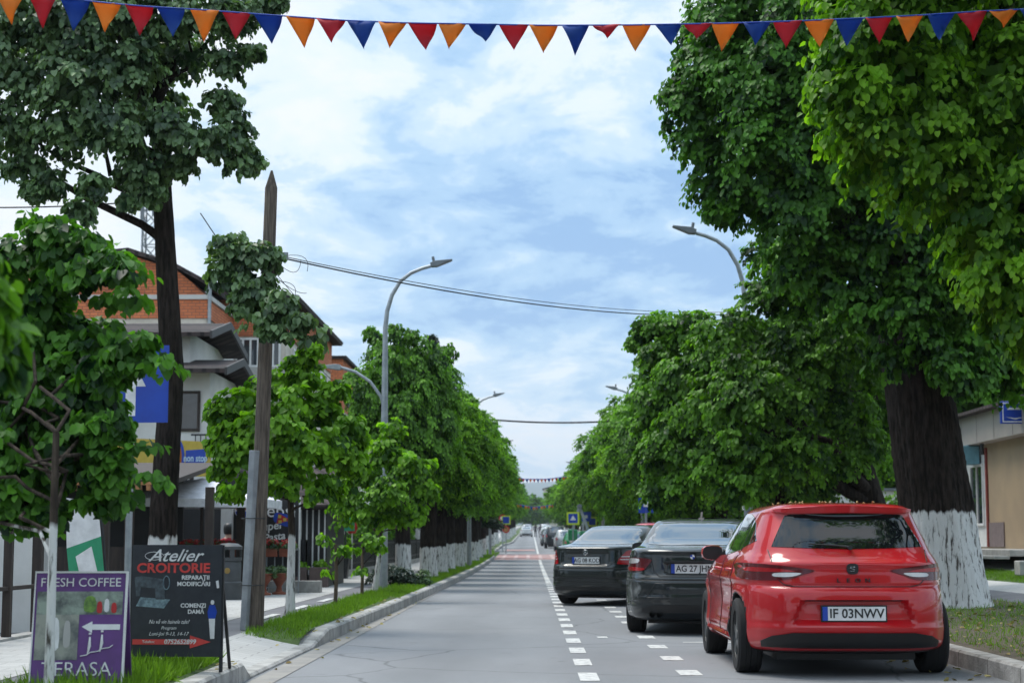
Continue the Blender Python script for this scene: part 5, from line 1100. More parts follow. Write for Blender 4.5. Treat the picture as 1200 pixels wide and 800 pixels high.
m = MB(); m.prism([(U(.865), Z(.66)), (U(.935), Z(.66)), (U(.93), Z(.84)), (U(.885), Z(.84))], 'y', -.003, 0); m.prism([(U(.885)+.014*math.cos(a)+.012, Z(.515)+.018*math.sin(a)) for a in [i*math.pi/5 for i in range(10)]], 'y', -.003, 0); m.build('printed_figure', MT['whitetext'], bd)
m = MB(); m.prism([(U(.935), Z(.325)), (U(.965), Z(.318)), (U(.975), Z(.385)), (U(.95), Z(.39))], 'y', -.003, 0); m.build('paper_scrap', MT['whitetext'], bd)
# cafe A-board
MT['green_print'] = pm('printed_greens', (.2, .36, .06), .6, col2=(.08, .16, .04), scale=30)
Ya = 11.2; ga = at(105, 800, Ya); root = empty('a_board', (at(95, 700, Ya).x, Ya, .16), 'purple folding A-board of the coffee terrace, nearest the camera at lower left', 'sign', rz=R(4))
tl, tr_ = at(52, 680, Ya)-root.location, at(158, 672, Ya)-root.location; hw = (tr_.x-tl.x)/2; zt = tr_.z+.01
lean = .16; Mf = Matrix.Translation((0, 0, zt)) @ Matrix.Rotation(-lean, 4, 'X')
def ap(name, poly, y0, y1, mat, par=None):
    m = MB(); m.m = Mf; m.prism(poly, 'y', y0, y1); return m.build(name, mat, par or root)
front = ap('front_panel', [(-hw, -zt*1.01), (hw, -zt*1.01), (hw, 0), (-hw, 0)], 0, .012, MT['purple'])
m = MB(); m.m = Matrix.Translation((0, .03, zt)) @ Matrix.Rotation(lean*2.1, 4, 'X'); m.prism([(-hw, -zt*1.01), (hw, -zt*1.01), (hw, -.01), (-hw, -.01)], 'y', 0, .012); m.build('back_panel', MT['purple'], root)
fr = [(-hw-.001, -zt*1.02, -hw+.007, .006), (hw-.007, -zt*1.02, hw+.006, .006), (-hw+.007, -.006, hw-.007, .006)]
m = MB(); m.m = Mf
for a_, b_, c_, d_ in fr: m.box(a_, c_, -.008, .02, b_, d_)
m.build('edge_frame', MT['white'], root)
ap('photo_print', [(-hw+.02, -.35*zt), (hw-.02, -.35*zt), (hw-.02, -.16*zt), (-hw+.02, -.16*zt)], -.003, 0, pm('blurred_photo', (.3, .36, .3), .5, col2=(.08, .09, .09), scale=9, lo=.4, hi=.6), front)
ap('photo_print', [(-hw+.02, -.72*zt), (-.0, -.72*zt), (-.0, -.3501*zt), (-hw+.02, -.3501*zt)], -.0035, 0, pm('terrace_photo', (.32, .33, .28), .5, col2=(.1, .11, .11), scale=7, lo=.4, hi=.6), front)
for q_, (x_, v_, w__, h__, mm_) in enumerate([(.03, .30, .07, .09, 'leaf_print'), (.11, .31, .03, .06, 'red'), (.155, .30, .028, .07, 'white_sign'), (.20, .31, .03, .05, 'red'), (-.17, .60, .05, .2, 'white_sign'), (-.09, .58, .04, .16, 'plaster_g')]): ap('printed_shape', smooth_poly([(x_, -(v_+.02)*zt), (x_+w__, -(v_+.02)*zt), (x_+w__*.9, -(v_-h__)*zt), (x_+w__*.1, -(v_-h__)*zt)], 3), -.006, -.0036, MT['green_print'] if mm_ == 'leaf_print' else MT[mm_], front)
ap('arrow', [(.02, -.45*zt), (.085, -.405*zt), (.085, -.43*zt), (hw-.03, -.43*zt), (hw-.03, -.475*zt), (.085, -.475*zt), (.085, -.50*zt)], -.005, 0, MT['whitetext'], front)
def atext(t, x, v, size, mat, **k):
    o = text(t, size, MT[mat], front, (0, 0, 0), **k); o.matrix_local = Mf @ Matrix.Translation((x, -.006, -v*zt)) @ Matrix.Rotation(math.pi/2, 4, 'X'); return o
atext('FRESH COFFEE', 0, .088, .078, 'whitetext'); atext('TERASA', -.0, .80, .125, 'whitetext', offset=-.001)
m = MB(); m.m = Mf
m.tube([(.02, -.006, -.69*zt), (.06, -.006, -.68*zt), (.08, -.006, -.66*zt), (.13, -.006, -.65*zt), (.15, -.006, -.63*zt), (.2, -.006, -.62*zt), (.22, -.006, -.60*zt)], .0035, 5)
for xx, zz_ in ((.075, -.535), (.15, -.515)):
    m.tube([(xx, -.006, zz_*zt), (xx, -.006, (zz_-.07)*zt), (xx-.01, -.006, (zz_-.14)*zt)], [.006, .011, .004], 6); m.tube([(xx, -.007, (zz_+.02)*zt), (xx, -.007, (zz_+.035)*zt)], .009, 8)
m.build('stair_pictogram', MT['whitetext'], front, 60)
# blue one-way sign
Ys = 14.2; bp_ = at(147.5, 700, Ys); root = empty('road_sign', (bp_.x, Ys, .16), 'square blue one-way road sign with white upward arrow, on a grey pole among leaves', 'road sign', rz=R(-6))
m = MB(); ht = at(147, 400, Ys).z-.16; m.tube([(0, .03, 0), (0, .03, ht)], .028, 12); m.build('pole', MT['galv'], root, 50)
s_ = .315; zc = at(147, 450, Ys).z-.16
m = MB(); m.prism([(-s_, zc-s_), (s_, zc-s_), (s_, zc+s_), (-s_, zc+s_)], 'y', -.004, 0); pn = m.build('sign_plate', MT['blue_sign'], root)
m = MB(); m.prism([(-.042, zc-.26), (.042, zc-.26), (.042, zc-.02), (.125, zc-.02), (0, zc+.22), (-.125, zc-.02), (-.042, zc-.02)], 'y', -.007, -.004); m.build('arrow', MT['white_sign'], pn)
# green and white banner
Yb = 17.5; p0 = at(102, 690, Yb); root = empty('banner', (p0.x, Yb, .15), 'tall green and white advertising banner behind the coffee A-board', 'banner', rz=R(6))
TL_, TR_, BR_, BL_ = (at(x, y, Yb)-root.location for x, y in ((78, 583), (112, 590), (128, 725), (88, 725))); MRz = at(122, 628, Yb).z-.15; 
m = MB(); m.prism([(TL_.x, TL_.z), (TR_.x-.03, TR_.z+.02), (TR_.x+.03, TR_.z-.08), (TR_.x+.06, MRz), (TL_.x+.02, MRz-.12)], 'y', 0, .01); m.build('upper_cloth', MT['white_sign'], root)
m = MB(); m.prism([(TL_.x+.02, MRz-.12), (TR_.x+.06, MRz), (BR_.x, .06), (BL_.x, .06)], 'y', 0, .01); gcl = m.build('lower_cloth', MT['green_b'], root)
m = MB(); m.prism([(TL_.x+.11, MRz-.2), (TR_.x-.03, MRz-.1), (TR_.x+.04, .65), (TL_.x+.16, .62)], 'y', -.004, 0); m.build('white_label', MT['white_sign'], gcl)
m = MB(); m.tube([(TL_.x+.04*i, -.002, TL_.z-.12+.015*i) for i in range(7)], .006, 5); m.build('red_lettering_line', MT['redtext'], root, 50)
m = MB(); m.tube([(BR_.x, .03, 0), (TR_.x+.08, .03, MRz), (TR_.x+.03, .03, TR_.z)], .012, 8); m.box(-.25, .25, -.2, .25, 0, .04); m.build('stand', MT['darkmetal'], root, 50)
# far road signs
def road_sign(label, px, py, Y, parts, h=None, group=None):
    p = at(px, py, Y); z0 = zg(p.x, Y); root = empty('road_sign', (p.x, Y, z0), label, 'road sign', group=group); zt = p.z-z0
    m = MB(); m.tube([(0, .03, 0), (0, .03, zt+.2)], .035, 10); m.build('pole', MT['galv'], root, 50)
    for i, (shape, s, dz, mat) in enumerate(parts):
        m = MB(); y1 = -.004*i
        if shape == 'sq': m.prism([(-s, zt+dz-s), (s, zt+dz-s), (s, zt+dz+s), (-s, zt+dz+s)], 'y', y1-.004, y1)
        elif shape == 'disc': m.prism([(s*math.cos(a), zt+dz+s*math.sin(a)) for a in [k*math.pi/12 for k in range(24)]], 'y', y1-.004, y1)
        elif shape == 'tri': m.prism([(-s, zt+dz-s*.6), (s, zt+dz-s*.6), (0, zt+dz+s)], 'y', y1-.004, y1)
        m.build('sign_plate', MT[mat], root)
road_sign('pedestrian crossing sign with yellow-green border right of the folded crane arm base', 671.5, 607, 92, [('sq', .33, 0, 'yg'), ('sq', .24, 0, 'blue_sign'), ('tri', .16, 0, 'white_sign')])
road_sign('blue square parking sign behind the folded crane arm', 687, 605, 98, [('sq', .26, 0, 'blue_sign'), ('sq', .08, 0, 'white_sign')])
road_sign('pedestrian crossing sign with yellow-green border, right of the blue parking sign', 694, 611, 99, [('sq', .27, 0, 'yg'), ('sq', .18, 0, 'blue_sign')])
road_sign('crossing sign with yellow border beyond the left row of trunks', 593, 609, 118, [('sq', .3, 0, 'yg'), ('sq', .22, 0, 'blue_sign'), ('disc', .25, -.62, 'red'), ('disc', .17, -.62, 'lath')])
road_sign('small red round sign among the far whitewashed trunks', 589, 607, 122, [('disc', .27, 0, 'red'), ('disc', .16, 0, 'white_sign')])
road_sign('tall narrow blue sign on the right behind the black limousine roof', 757, 592, 47, [('sq', .2, 0, 'blue_sign'), ('sq', .065, .03, 'white_sign')])
road_sign('bright yellow-green sign among the left trunks', 574, 608, 108, [('sq', .15, 0, 'yg')])

# ------------------------------------------------------------------ small things left pavement
def stake(label, px, py, Yb_, h, twigs, seed):
    p = gp(px, py, .17); z0 = .16; root = empty('sapling', (p.x, p.y, z0), label, 'sapling')
    m = MB(); m.tube([(0, 0, 0), (.01, 0, h*.5), (-.005, 0, h)], [.03, .028, .022], 8); m.build('stake', MT['sapling'], root, 50)
    bl = [(at(x, y, p.y).x-p.x, 0, at(x, y, p.y).z-z0, r) for x, y, r in twigs]
    m = MB()
    for b in bl: m.tube([(0, 0, min(h, max(.2, b[2]-.25))), (b[0]*.6, 0, b[2]-.06), b[:3]], [.01, .007, .004], 5)
    m.build('twig', MT['bark0'], root, 50)
    link('leaves', crown_mesh('leaves', bl, MT['leaf_b'], .11, 130, seed, hang=.14, spray=5), root)
stake('brown staked sapling with a few bright leaves, nearer of the two', 393, 709, 0, .92, [(380, 632, .07), (400, 650, .1), (412, 645, .05), (384, 668, .04)], 51)
stake('staked sapling with bright leaf tufts beside the left street lamp', 424, 699, 0, .86, [(437, 635, .13), (445, 645, .1), (424, 668, .08), (430, 630, .1)], 52)
def bush(name, label, blobs, leafm_, base, size=.05, per=300, cat='shrub', seed=5):
    root = empty(name, base, label, cat); bl = loc_blobs(blobs, base)
    m = MB()
    for b in bl: m.tube([(b[0]*.3, b[1]*.3, 0), b[:3]], [.015, .006], 5)
    m.build('stem', MT['bark0'], root, 50)
    link('foliage', crown_mesh('foliage', bl, MT[leafm_], size, per, seed, hang=.06, spray=4, droop=.2), root)
h0 = gp(450, 690, .16)
bush('clipped_shrub', 'low dark clipped shrub around the foot of the left street lamp', [(h0.x+dx, 37.4, .16+dz, r) for dx, dz, r in ((-.35, .2, .2), (-.15, .25, .23), (.1, .26, .24), (.3, .22, .22), (0, .3, .2), (.42, .16, .15))], 'needle', (h0.x, 37.4, .16), .045, 420)
bush('flowering_shrub', 'small pale flowering bush at the foot of the first whitewashed trunk', [(h0.x+.55+dx, 38, .16+dz, r) for dx, dz, r in ((0, .15, .15), (.15, .12, .13), (.1, .3, .1))], 'flower_pale' if 'flower_pale' in MT else 'leaf_g', (h0.x+.6, 38, .16), .05, 200)
# litter bin
p = gp(268, 702, .155); root = empty('litter_bin', (p.x, p.y, .155), 'dark grey litter bin with a round badge on the left pavement', 'litter bin')
gm = pm('bin_plastic', (.07, .075, .08), .55)
m = MB(); m.lathe([(.0, 0), (.22, 0), (.22, .28), (.2, .3), (.2, .62), (.185, .64), (.185, .66)], 24, 0); m.build('body', gm, root, 40)
m = MB(); m.lathe([(.21, .64), (.21, .70), (.2, .70), (.2, .64)], 24)
for k in range(4):
    a = k*math.pi/2+.4; m.box(-.04, .04, -.01, .01, .68, .84, 0, Matrix.Rotation(a, 4, 'Z') @ Matrix.Translation((0, -.19, 0)))
m.lathe([(.215, .83), (.215, .88), (.14, .93), (0.01, .94)], 24); m.build('hood', gm, root, 40)
m = MB(); m.tube([(0, -.205, .48), (0, -.19, .48)], .05, 16); m.build('badge', pm('brass', (.35, .22, .06), .5), root, 40)
# flower urns
def urn(label, px, py):
    p = gp(px, py, .155); root = empty('flower_urn', (p.x, p.y, .155), label, 'flower urn', group='terracotta urns on the pavement')
    m = MB(); m.lathe([(.01, 0), (.13, 0), (.13, .03), (.06, .06), (.045, .14), (.07, .19), (.12, .26), (.155, .36), (.175, .38), (.16, .39), (.14, .36), (.01, .34)], 20); m.build('urn', MT['orange_pot'], root, 40)
    bl = [(.1*math.cos(a), .1*math.sin(a), .42, .1) for a in (0, 2, 4)]
    link('plants', crown_mesh('plants', bl, MT['leaf_g'], .05, 500, int(px), hang=.1, spray=4, droop=.3), root)
urn('terracotta pedestal urn with trailing plants, left one of the pair', 309, 697); urn('terracotta pedestal urn with trailing plants, right one beside the white stem', 327, 696)
# terrace railing with flower boxes
Yt = 33.0; xa, xb = -6.6, -4.35; root = empty('terrace_railing', (xb, Yt, .155), 'metal railing of the cafe terrace carrying red flower boxes', 'railing')
m = MB()
for i in range(16): x = xa-xb+(xb-xa)*i/15; m.bar((x, 0, 0), (x, 0, .82), .02)
m.box(xa-xb, 0, -.02, .02, .8, .84); m.box(xa-xb, 0, -.015, .015, .1, .12); m.build('rail', MT['galv'], root)
for i in range(7):
    x = xb-.2-i*.32; b_ = empty('flower_box', (x, Yt-.14, .155+.68), 'terracotta balcony box of red flowers on the terrace rail, %s from the road' % ORD[i], 'flower box', group='flower boxes on the terrace railing')
    m = MB(); m.prism([(-.06, 0), (.06, 0), (.09, .16), (-.09, .16)], 'x', -.14, .14); m.build('box', MT['orange_pot'], b_, bevel=.008)
    link('foliage', crown_mesh('foliage', [(-.07, 0, .2, .09), (.07, 0, .22, .09)], MT['leaf_g'], .05, 500, 60+i, hang=.06, spray=4, droop=.2), b_)
    link('blossom', crown_mesh('blossom', [(-.05, -.02, .25, .08), (.08, -.02, .26, .07)], MT['flower'], .035, 420, 80+i, hang=.03, spray=4, droop=.1), b_)
m = MB(); m.box(-5.0, -4.0, 33.5, 33.8, 0, .22); tag(m.build('planter_wall', MT['kerb'], None, loc=(0, 0, .155), bevel=.01), 'low concrete block under the terrace railing', 'planter')

# drinks panel
Yp = 33.6; tl, br = at(274, 584, Yp), at(349, 690, Yp); root = empty('cafe_screen', ((tl.x+br.x)/2, Yp, .155), 'black advertising screen of the cafe with red disc logo and pasta lettering', 'sign')
w2 = (br.x-tl.x)/2; zt = tl.z-.155; m = MB(); m.box(-w2, w2, 0, .03, .3, zt); bd = m.build('panel', MT['black'], root)
m = MB(); m.box(-w2-.03, -w2, -.01, .04, 0, zt+.03); m.box(w2, w2+.03, -.01, .04, 0, zt+.03); m.box(-w2, w2, -.01, .04, zt, zt+.03); m.build('frame', MT['white'], root)
text('pepsi', .36, MT['whitetext'], bd, (.2, -.004, zt-.24)); m = MB(); m.tube([(-w2+.17, -.002, zt-.22), (-w2+.17, -.012, zt-.22)], .15, 28); m.build('logo_disc', MT['white_sign'], bd, 40)
m = MB(); m.prism([(-w2+.17+.13*math.cos(a), zt-.21+.13*math.sin(a)) for a in [k*math.pi/14 for k in range(15)]], 'y', -.018, -.012); m.build('logo_red', MT['red'], bd)
m = MB(); m.prism([(-w2+.17+.13*math.cos(a), zt-.24+.13*math.sin(a)) for a in [math.pi+k*math.pi/14 for k in range(15)]], 'y', -.018, -.012); m.build('logo_blue', MT['blue_sign'], bd)
text('Super', .22, MT['whitetext'], bd, (.07, -.004, zt-.53), shear=.2, rot=(math.pi/2, -.15, 0), offset=.004); text('Pasta', .2, MT['whitetext'], bd, (.16, -.004, zt-.73), shear=.2, rot=(math.pi/2, -.15, 0), offset=.004)
m = MB(); m.prism(smooth_poly([(.16, zt-.44), (.2, zt-.26), (.52, zt-.36), (.48, zt-.54)], 3), 'y', -.006, 0); m.build('logo_blob', MT['blue_sign'], bd)
m = MB(); m.prism([(.2, zt-.48), (.24, zt-.28), (.48, zt-.41)], 'y', -.012, -.006); m.build('logo_slice', MT['red'], bd)
m = MB()
for x_, z_ in ((.26, .34), (.27, .44), (.36, .40)): m.prism([(x_-.03, zt-z_-.03), (x_+.03, zt-z_-.03), (x_+.03, zt-z_+.03), (x_-.03, zt-z_+.03)], 'y', -.016, -.012)
m.build('logo_squares', MT['yellow_wall'], bd)

# people
def person(label, joints, radii, edges, cloth, loc, rz_=0, hair=None, headpos=None, legs=None, group=None):
    root = empty('person', loc, label, 'person', rz_, group)
    me = bpy.data.meshes.new('body'); me.from_pydata(joints, edges, []); ob = link('body', me, root)
    md = ob.modifiers.new('skin', 'SKIN'); 
    for v, r in zip(me.skin_vertices[0].data, radii): v.radius = (r, r)
    me.skin_vertices[0].data[0].use_root = True
    ss = ob.modifiers.new('sub', 'SUBSURF'); ss.levels = 1; ss.render_levels = 2
    dg = bpy.context.evaluated_depsgraph_get(); dg.update(); m2 = bpy.data.meshes.new_from_object(ob.evaluated_get(dg)); m2.name = 'body'
    ob.modifiers.clear(); ob.data = m2; m2.materials.clear()
    for mm in (MT['skin'], cloth, legs or MT['darkmetal']): m2.materials.append(mm)
    hz = headpos[2]
    for p in m2.polygons:
        c_ = p.center
        p.material_index = 0 if (c_.z > hz-.16 and abs(c_.x-headpos[0]) < .16) else (1 if c_.z > joints[0][2]-.03 else 2)
        p.use_smooth = True
    hm = MB(); M = Matrix.Translation(headpos)
    hm.lathe([(.001, .135), (.06, .125), (.095, .08), (.105, .02), (.1, -.05), (.085, -.09)], 14, 0, M @ Matrix.Translation((0, .02, .0)))
    hm.build('hair', hair, root, 60)
    return root
def standing(label, X, Y, cloth, pose=0, group=None):
    s = .04*pose
    J = [(0, 0, .95), (0, 0, 1.15), (0, 0, 1.4), (0, 0, 1.5), (0, -.01, 1.62), (0, -.01, 1.7), (-.19, 0, 1.4), (-.25, .02, 1.12), (-.26, -.06, .88), (.19, 0, 1.4), (.25, .02, 1.12), (.26, -.06, .88),
         (-.1, 0, .88), (-.11, .08+s, .5), (-.11, .14+s, .08), (-.11, .02+s, .03), (.1, 0, .88), (.11, -.08, .5), (.11, -.06, .08), (.11, -.18, .03)]
    E = [(0, 1), (1, 2), (2, 3), (3, 4), (4, 5), (2, 6), (6, 7), (7, 8), (2, 9), (9, 10), (10, 11), (0, 12), (12, 13), (13, 14), (14, 15), (0, 16), (16, 17), (17, 18), (18, 19)]
    Rd = [.14, .13, .13, .055, .09, .07, .06, .045, .035, .06, .045, .035, .09, .065, .045, .04, .09, .065, .045, .04]
    return person(label, J, Rd, E, cloth, (X, Y, zr(Y)), math.pi, MT['blacktext'], (0, -.01, 1.66), group=group)
standing('pedestrian in dark clothes standing on the centre line beside the white driving car', .62, 236, MT['darkmetal'], 1)
standing('pedestrian in dark clothes near the parked row far down the road', 1.25, 228, pm('dark_jacket', (.05, .05, .07), .8), 2)
def seated(label, px, py, Y, cloth, hair, rz_):
    p = at(px, py, Y); z0 = .16; hz = 1.2
    J = [(0, 0, .5), (0, 0, .75), (0, 0, .98), (0, 0, 1.06), (0, -.01, 1.16), (0, -.01, 1.24), (-.17, 0, .97), (-.22, -.05, .75), (-.1, -.25, .72), (.17, 0, .97), (.22, -.05, .75), (.08, -.25, .74), (-.1, -.05, .5), (-.12, -.42, .5), (-.12, -.42, .1), (-.12, -.52, .04), (.1, -.05, .5), (.12, -.42, .5), (.12, -.42, .1), (.12, -.52, .04)]
    E = [(0, 1), (1, 2), (2, 3), (3, 4), (4, 5), (2, 6), (6, 7), (7, 8), (2, 9), (9, 10), (10, 11), (0, 12), (12, 13), (13, 14), (14, 15), (0, 16), (16, 17), (17, 18), (18, 19)]
    Rd = [.14, .12, .12, .05, .085, .07, .055, .045, .035, .055, .045, .035, .09, .075, .045, .04, .09, .075, .045, .04]
    r = person(label, J, Rd, E, cloth, (p.x, Y, z0), rz_, hair, (0, -.01, 1.19))
    c_ = empty('chair', (p.x, Y, z0), 'dark chair under the '+label.replace('seated on the cafe terrace', 'on the terrace'), 'chair', rz_)
    m = MB(); m.box(-.22, .22, -.22, .22, .38, .42); m.build('seat', MT['darkmetal'], c_, bevel=.01)
    m = MB(); m.box(-.22, .22, .2, .23, .42, .85); m.build('backrest', MT['darkmetal'], c_, bevel=.01)
    for sx_ in (-1, 1):
        for sy in (-1, 1): m = MB(); m.bar((sx_*.2, sy*.2, 0), (sx_*.2, sy*.2, .38), .03); m.build('leg', MT['darkmetal'], c_)
seated('dark haired woman in a red top seated on the cafe terrace', 268, 640, 34.6, pm('red_top', (.5, .03, .05), .8), MT['blacktext'], R(50))
seated('person in a dark red jacket seated right of the wooden pole', 322, 642, 34.5, pm('maroon_jacket', (.2, .02, .03), .8), MT['blacktext'], R(-60))

# ------------------------------------------------------------------ buildings, left
def window(parent, x0, x1, z0, z1, y, face='front', mull=2, fm=None, x=None, horiz=1):
    """face 'front': plane y = const looking -Y; 'side': plane x = const looking +X or -X by sign in x"""
    fm = fm or MT['white']; m = MB(); t = .06
    if face == 'front':
        for a, b, c_, d in ((x0, x1, z0, z0+t), (x0, x1, z1-t, z1), (x0, x0+t, z0+t, z1-t), (x1-t, x1, z0+t, z1-t)): m.box(a, b, y-.05, y+.02, c_, d)
        for i in range(1, mull): q = x0+(x1-x0)*i/mull; m.box(q-.03, q+.03, y-.045, y+.02, z0+t, z1-t)
        f = m.build('window', fm, parent); g_ = MB(); g_.box(x0+t, x1-t, y-.015, y-.005, z0+t, z1-t); g_.build('pane', MT['glass'], f)
    else:
        s = x[1]; X = x[0]
        for a, b, c_, d in ((x0, x1, z0, z0+t), (x0, x1, z1-t, z1), (x0, x0+t, z0+t, z1-t), (x1-t, x1, z0+t, z1-t)): m.box(min(X-s*.02, X+s*.05), max(X-s*.02, X+s*.05), a, b, c_, d)
        for i in range(1, mull): q = x0+(x1-x0)*i/mull; m.box(min(X-s*.02, X+s*.045), max(X-s*.02, X+s*.045), q-.03, q+.03, z0+t, z1-t)
        f = m.build('window', fm, parent); g_ = MB(); g_.box(min(X+s*.005, X+s*.015), max(X+s*.005, X+s*.015), x0+t, x1-t, z0+t, z1-t); g_.build('pane', MT['glass'], f)
# big house with bare orange brick attic: a set-back block and a block nearer the street
HA = empty('apartment_house', (-9, 48.6, .1), 'beige house with a bare orange brick attic, seen left of the wooden pole', 'house')
def L(px, py, Y): v = at(px, py, Y); return v.x+9, v.y-48.6, v.z-.1
xA = L(241.5, 400, 48.6)[0]; zAb = L(241.5, 373, 48.6)[2]; zAt = L(241.5, 351, 48.6)[2]
m = MB(); m.box(-12, xA, 0, 9, 0, zAb); m.build('wall', MT['plaster_b'], HA)
m = MB(); m.box(-12, xA+.05, -.05, 9, zAb+.003, zAt); 
pk = L(205, 315, 48.6); pk2 = L(150, 297, 48.6); m.prism([(-12, zAt+.14), (xA-.1, zAt+.14), (xA-.45, zAt+.5), (pk[0], pk[2]), (pk2[0], pk2[2]), (-9, zAt+.6), (-12, zAt+.2)], 'y', .25, 5); m.build('brick_attic', MT['brick'], HA)
m = MB(); m.box(-12, xA+.1, -.1, 9.05, zAt+.003, zAt+.13); m.build('cornice', MT['plaster_g'], HA)
m = MB()
RL = [(xA-.05, zAt+.45), (pk[0], pk[2]+.05), (pk2[0], pk2[2]+.05), (-9, zAt+.65)]
for (a, b), (c_, d) in zip(RL, RL[1:]): m.prism([(a, b), (c_, d), (c_, d+.12), (a, b+.12)], 'y', -.0, 5.2)
m.build('roof', MT['rooftile'], HA)
y1 = L(271.5, 400, 52.6)[1]; 
window(HA, 1.2, 1.9, zAb-1.6, zAb-.7, 0, 'side', 1, MT['dark_wood'], (xA, 1))
# projecting block
x1 = L(335, 400, 52.6)[0]; zb1, zt1 = L(300, 394, 52.6)[2], L(300, 372, 52.6)[2]; zR = L(335, 348, 52.6)[2]
yb_ = 64.5-48.6
m = MB(); m.box(xA-.6, x1, y1, yb_, 0, zb1-.003); m.build('wall', MT['plaster_b'], HA)
m = MB(); m.box(xA-.6, x1+.04, y1-.04, yb_, zb1, zR-.1); m.build('brick_storey', MT['brick'], HA)
m = MB(); m.prism([(xA-.6, zR-.1), (x1+.35, zR-.1), (x1+.4, zR+.02), (xA-.6, zR+.25)], 'y', y1-.3, yb_+.6); m.build('roof', MT['rooftile'], HA)
zw0 = L(300, 430, 52.6)[2]
window(HA, xA+.15, x1-.15, zw0, zb1-.05, y1, 'front', 6, MT['white'])
m = MB(); m.box(xA+.0, x1+.03, y1-.25, y1-.05, zw0-1.2, zw0-.02); m.build('balcony_parapet', MT['plaster_g'], HA)
for i in range(3): window(HA, y1+1.5+i*3.6, y1+3.2+i*3.6, zw0-.1, zb1-.2, 0, 'side', 2, MT['white'], (x1, 1)); window(HA, y1+1.5+i*3.6, y1+3.2+i*3.6, zw0-3, zw0-1.6, 0, 'side', 2, MT['white'], (x1, 1))
for i in range(4): window(HA, y1+.6+i*3.0, y1+2.8+i*3.0, .5, 2.4, 0, 'side', 3, MT['white'], (x1, 1))
m = MB(); m.tube([(xA+.1, -.12, .2), (xA+.1, -.12, zAt+.9)], .05, 10); m.build('drainpipe', MT['galv'], HA, 50)
# smaller brick annex
p = at(386, 460, 69); HC = empty('brick_annex', (p.x, 69, zr(69)+.1), 'small flat-roofed building of bare orange brick beyond the beige house', 'house'); q = at(402, 417, 69); wC = q.x-p.x; hC = q.z-HC.location.z; yC = 7.5
m = MB(); m.box(-2.5, wC, 0, yC, 0, hC-2.2); m.build('wall', MT['plaster_b'], HC)
m = MB(); m.box(-2.5, wC, 0, yC, hC-2.197, hC-.12); m.build('brick_storey', MT['brick'], HC)
m = MB(); m.box(-2.6, wC+.15, -.15, yC+.2, hC-.117, hC); m.build('roof', MT['rooftile'], HC)
window(HC, 1, 3, hC-1.9, hC-.9, 0, 'side', 2, MT['dark_wood'], (wC, 1)); window(HC, 4, 6, hC-1.9, hC-.9, 0, 'side', 2, MT['dark_wood'], (wC, 1))
# white tiled-roof house
p = at(262, 520, 40); HW = empty('white_house', (p.x, 40, .1), 'white house with two stepped brown tile roofs behind the tall linden', 'house'); z_ = lambda py: at(262, py, 40).z-.1
m = MB(); m.box(-7, -.35, 0, 4.5, 0, z_(434)); m.box(-7, -1.0, .9, 7, 0, z_(384)-.0); m.build('wall', MT['plaster_w'], HW)
def pent(name, x0, x1, yf, yb, ze, zr_, th=.16):
    m = MB(); m.prism([(yf, ze), (yf, ze+th), ((yf+yb)/2, zr_+th), (yb, ze+th), (yb, ze), ((yf+yb)/2, zr_)], 'x', x0, x1); m.build(name, MT['rooftile'], HW)
    m = MB(); m.prism([(yf-.02, ze-.05), (yf-.02, ze+th+.03), ((yf+yb)/2, zr_+th+.03), (yb+.02, ze+th+.03), (yb+.02, ze-.05), ((yf+yb)/2, zr_-.05)], 'x', x1+.003, x1+.06); m.build('barge_board', pm('dark_barge', (.05, .045, .045), .6), HW)
pent('roof', -7.4, .12, -.7, 4.0, z_(440), z_(418), .1); pent('roof', -7.4, -.42, .3, 5.4, z_(392), z_(366), .1)
window(HW, -1.05, -.55, z_(505), z_(458), 0, 'front', 1, MT['dark_wood'])
m = MB(); 
for i in range(5): m.bar((-.6+i*.12, -.25, z_(521)), (-.6+i*.12, -.25, z_(510)), .02)
m.box(-.7, .1, -.27, -.23, z_(511), z_(510)+.02); m.build('balcony_rail', MT['darkmetal'], HW)
# yellow shop board
p = at(224, 558, 37); root = empty('shop_sign', (p.x, 37, p.z), 'yellow shop board with orange flame oval and pale blue letters', 'sign'); hS = at(224, 512, 37).z-p.z; wl, wr_ = at(206, 558, 37).x-p.x, at(246, 558, 37).x-p.x
m = MB(); m.prism([(wl-1.4, 0), (wr_, 0), (wr_, hS*.88), (wl-1.4, hS)], 'y', 0, .08); bd = m.build('board', MT['yellow_wall'], root)
m = MB(); m.prism([(wl+.02+.16*math.cos(a), hS*.45+.42*math.sin(a)) for a in [k*math.pi/12 for k in range(24)]], 'y', -.012, 0); m.build('oval', MT['blue_sign'], bd)
m = MB(); m.prism([(wl+.02+.10*math.cos(a), hS*.47+.33*math.sin(a)) for a in [k*math.pi/12 for k in range(24)]], 'y', -.02, -.012); m.build('flame', FO, bd)
m = MB(); m.prism([(wl+.2, .12), (wr_-.1, .2), (wr_-.1, .58), (wl+.2, .55)], 'y', -.01, 0); m.build('blue_field', MT['blue_sign'], bd)
text('non stop', .2, pm('pale_blue_letters', (.55, .72, .85), .5), bd, ((wl+wr_)/2+.05, -.014, .38), sx=.7, offset=.006)
m = MB(); m.bar((0, .05, -2.4), (0, .05, 0), .08); m.bar((-1, .05, -2.4), (-1, .05, 0), .08); m.build('post', MT['dark_wood'], root)
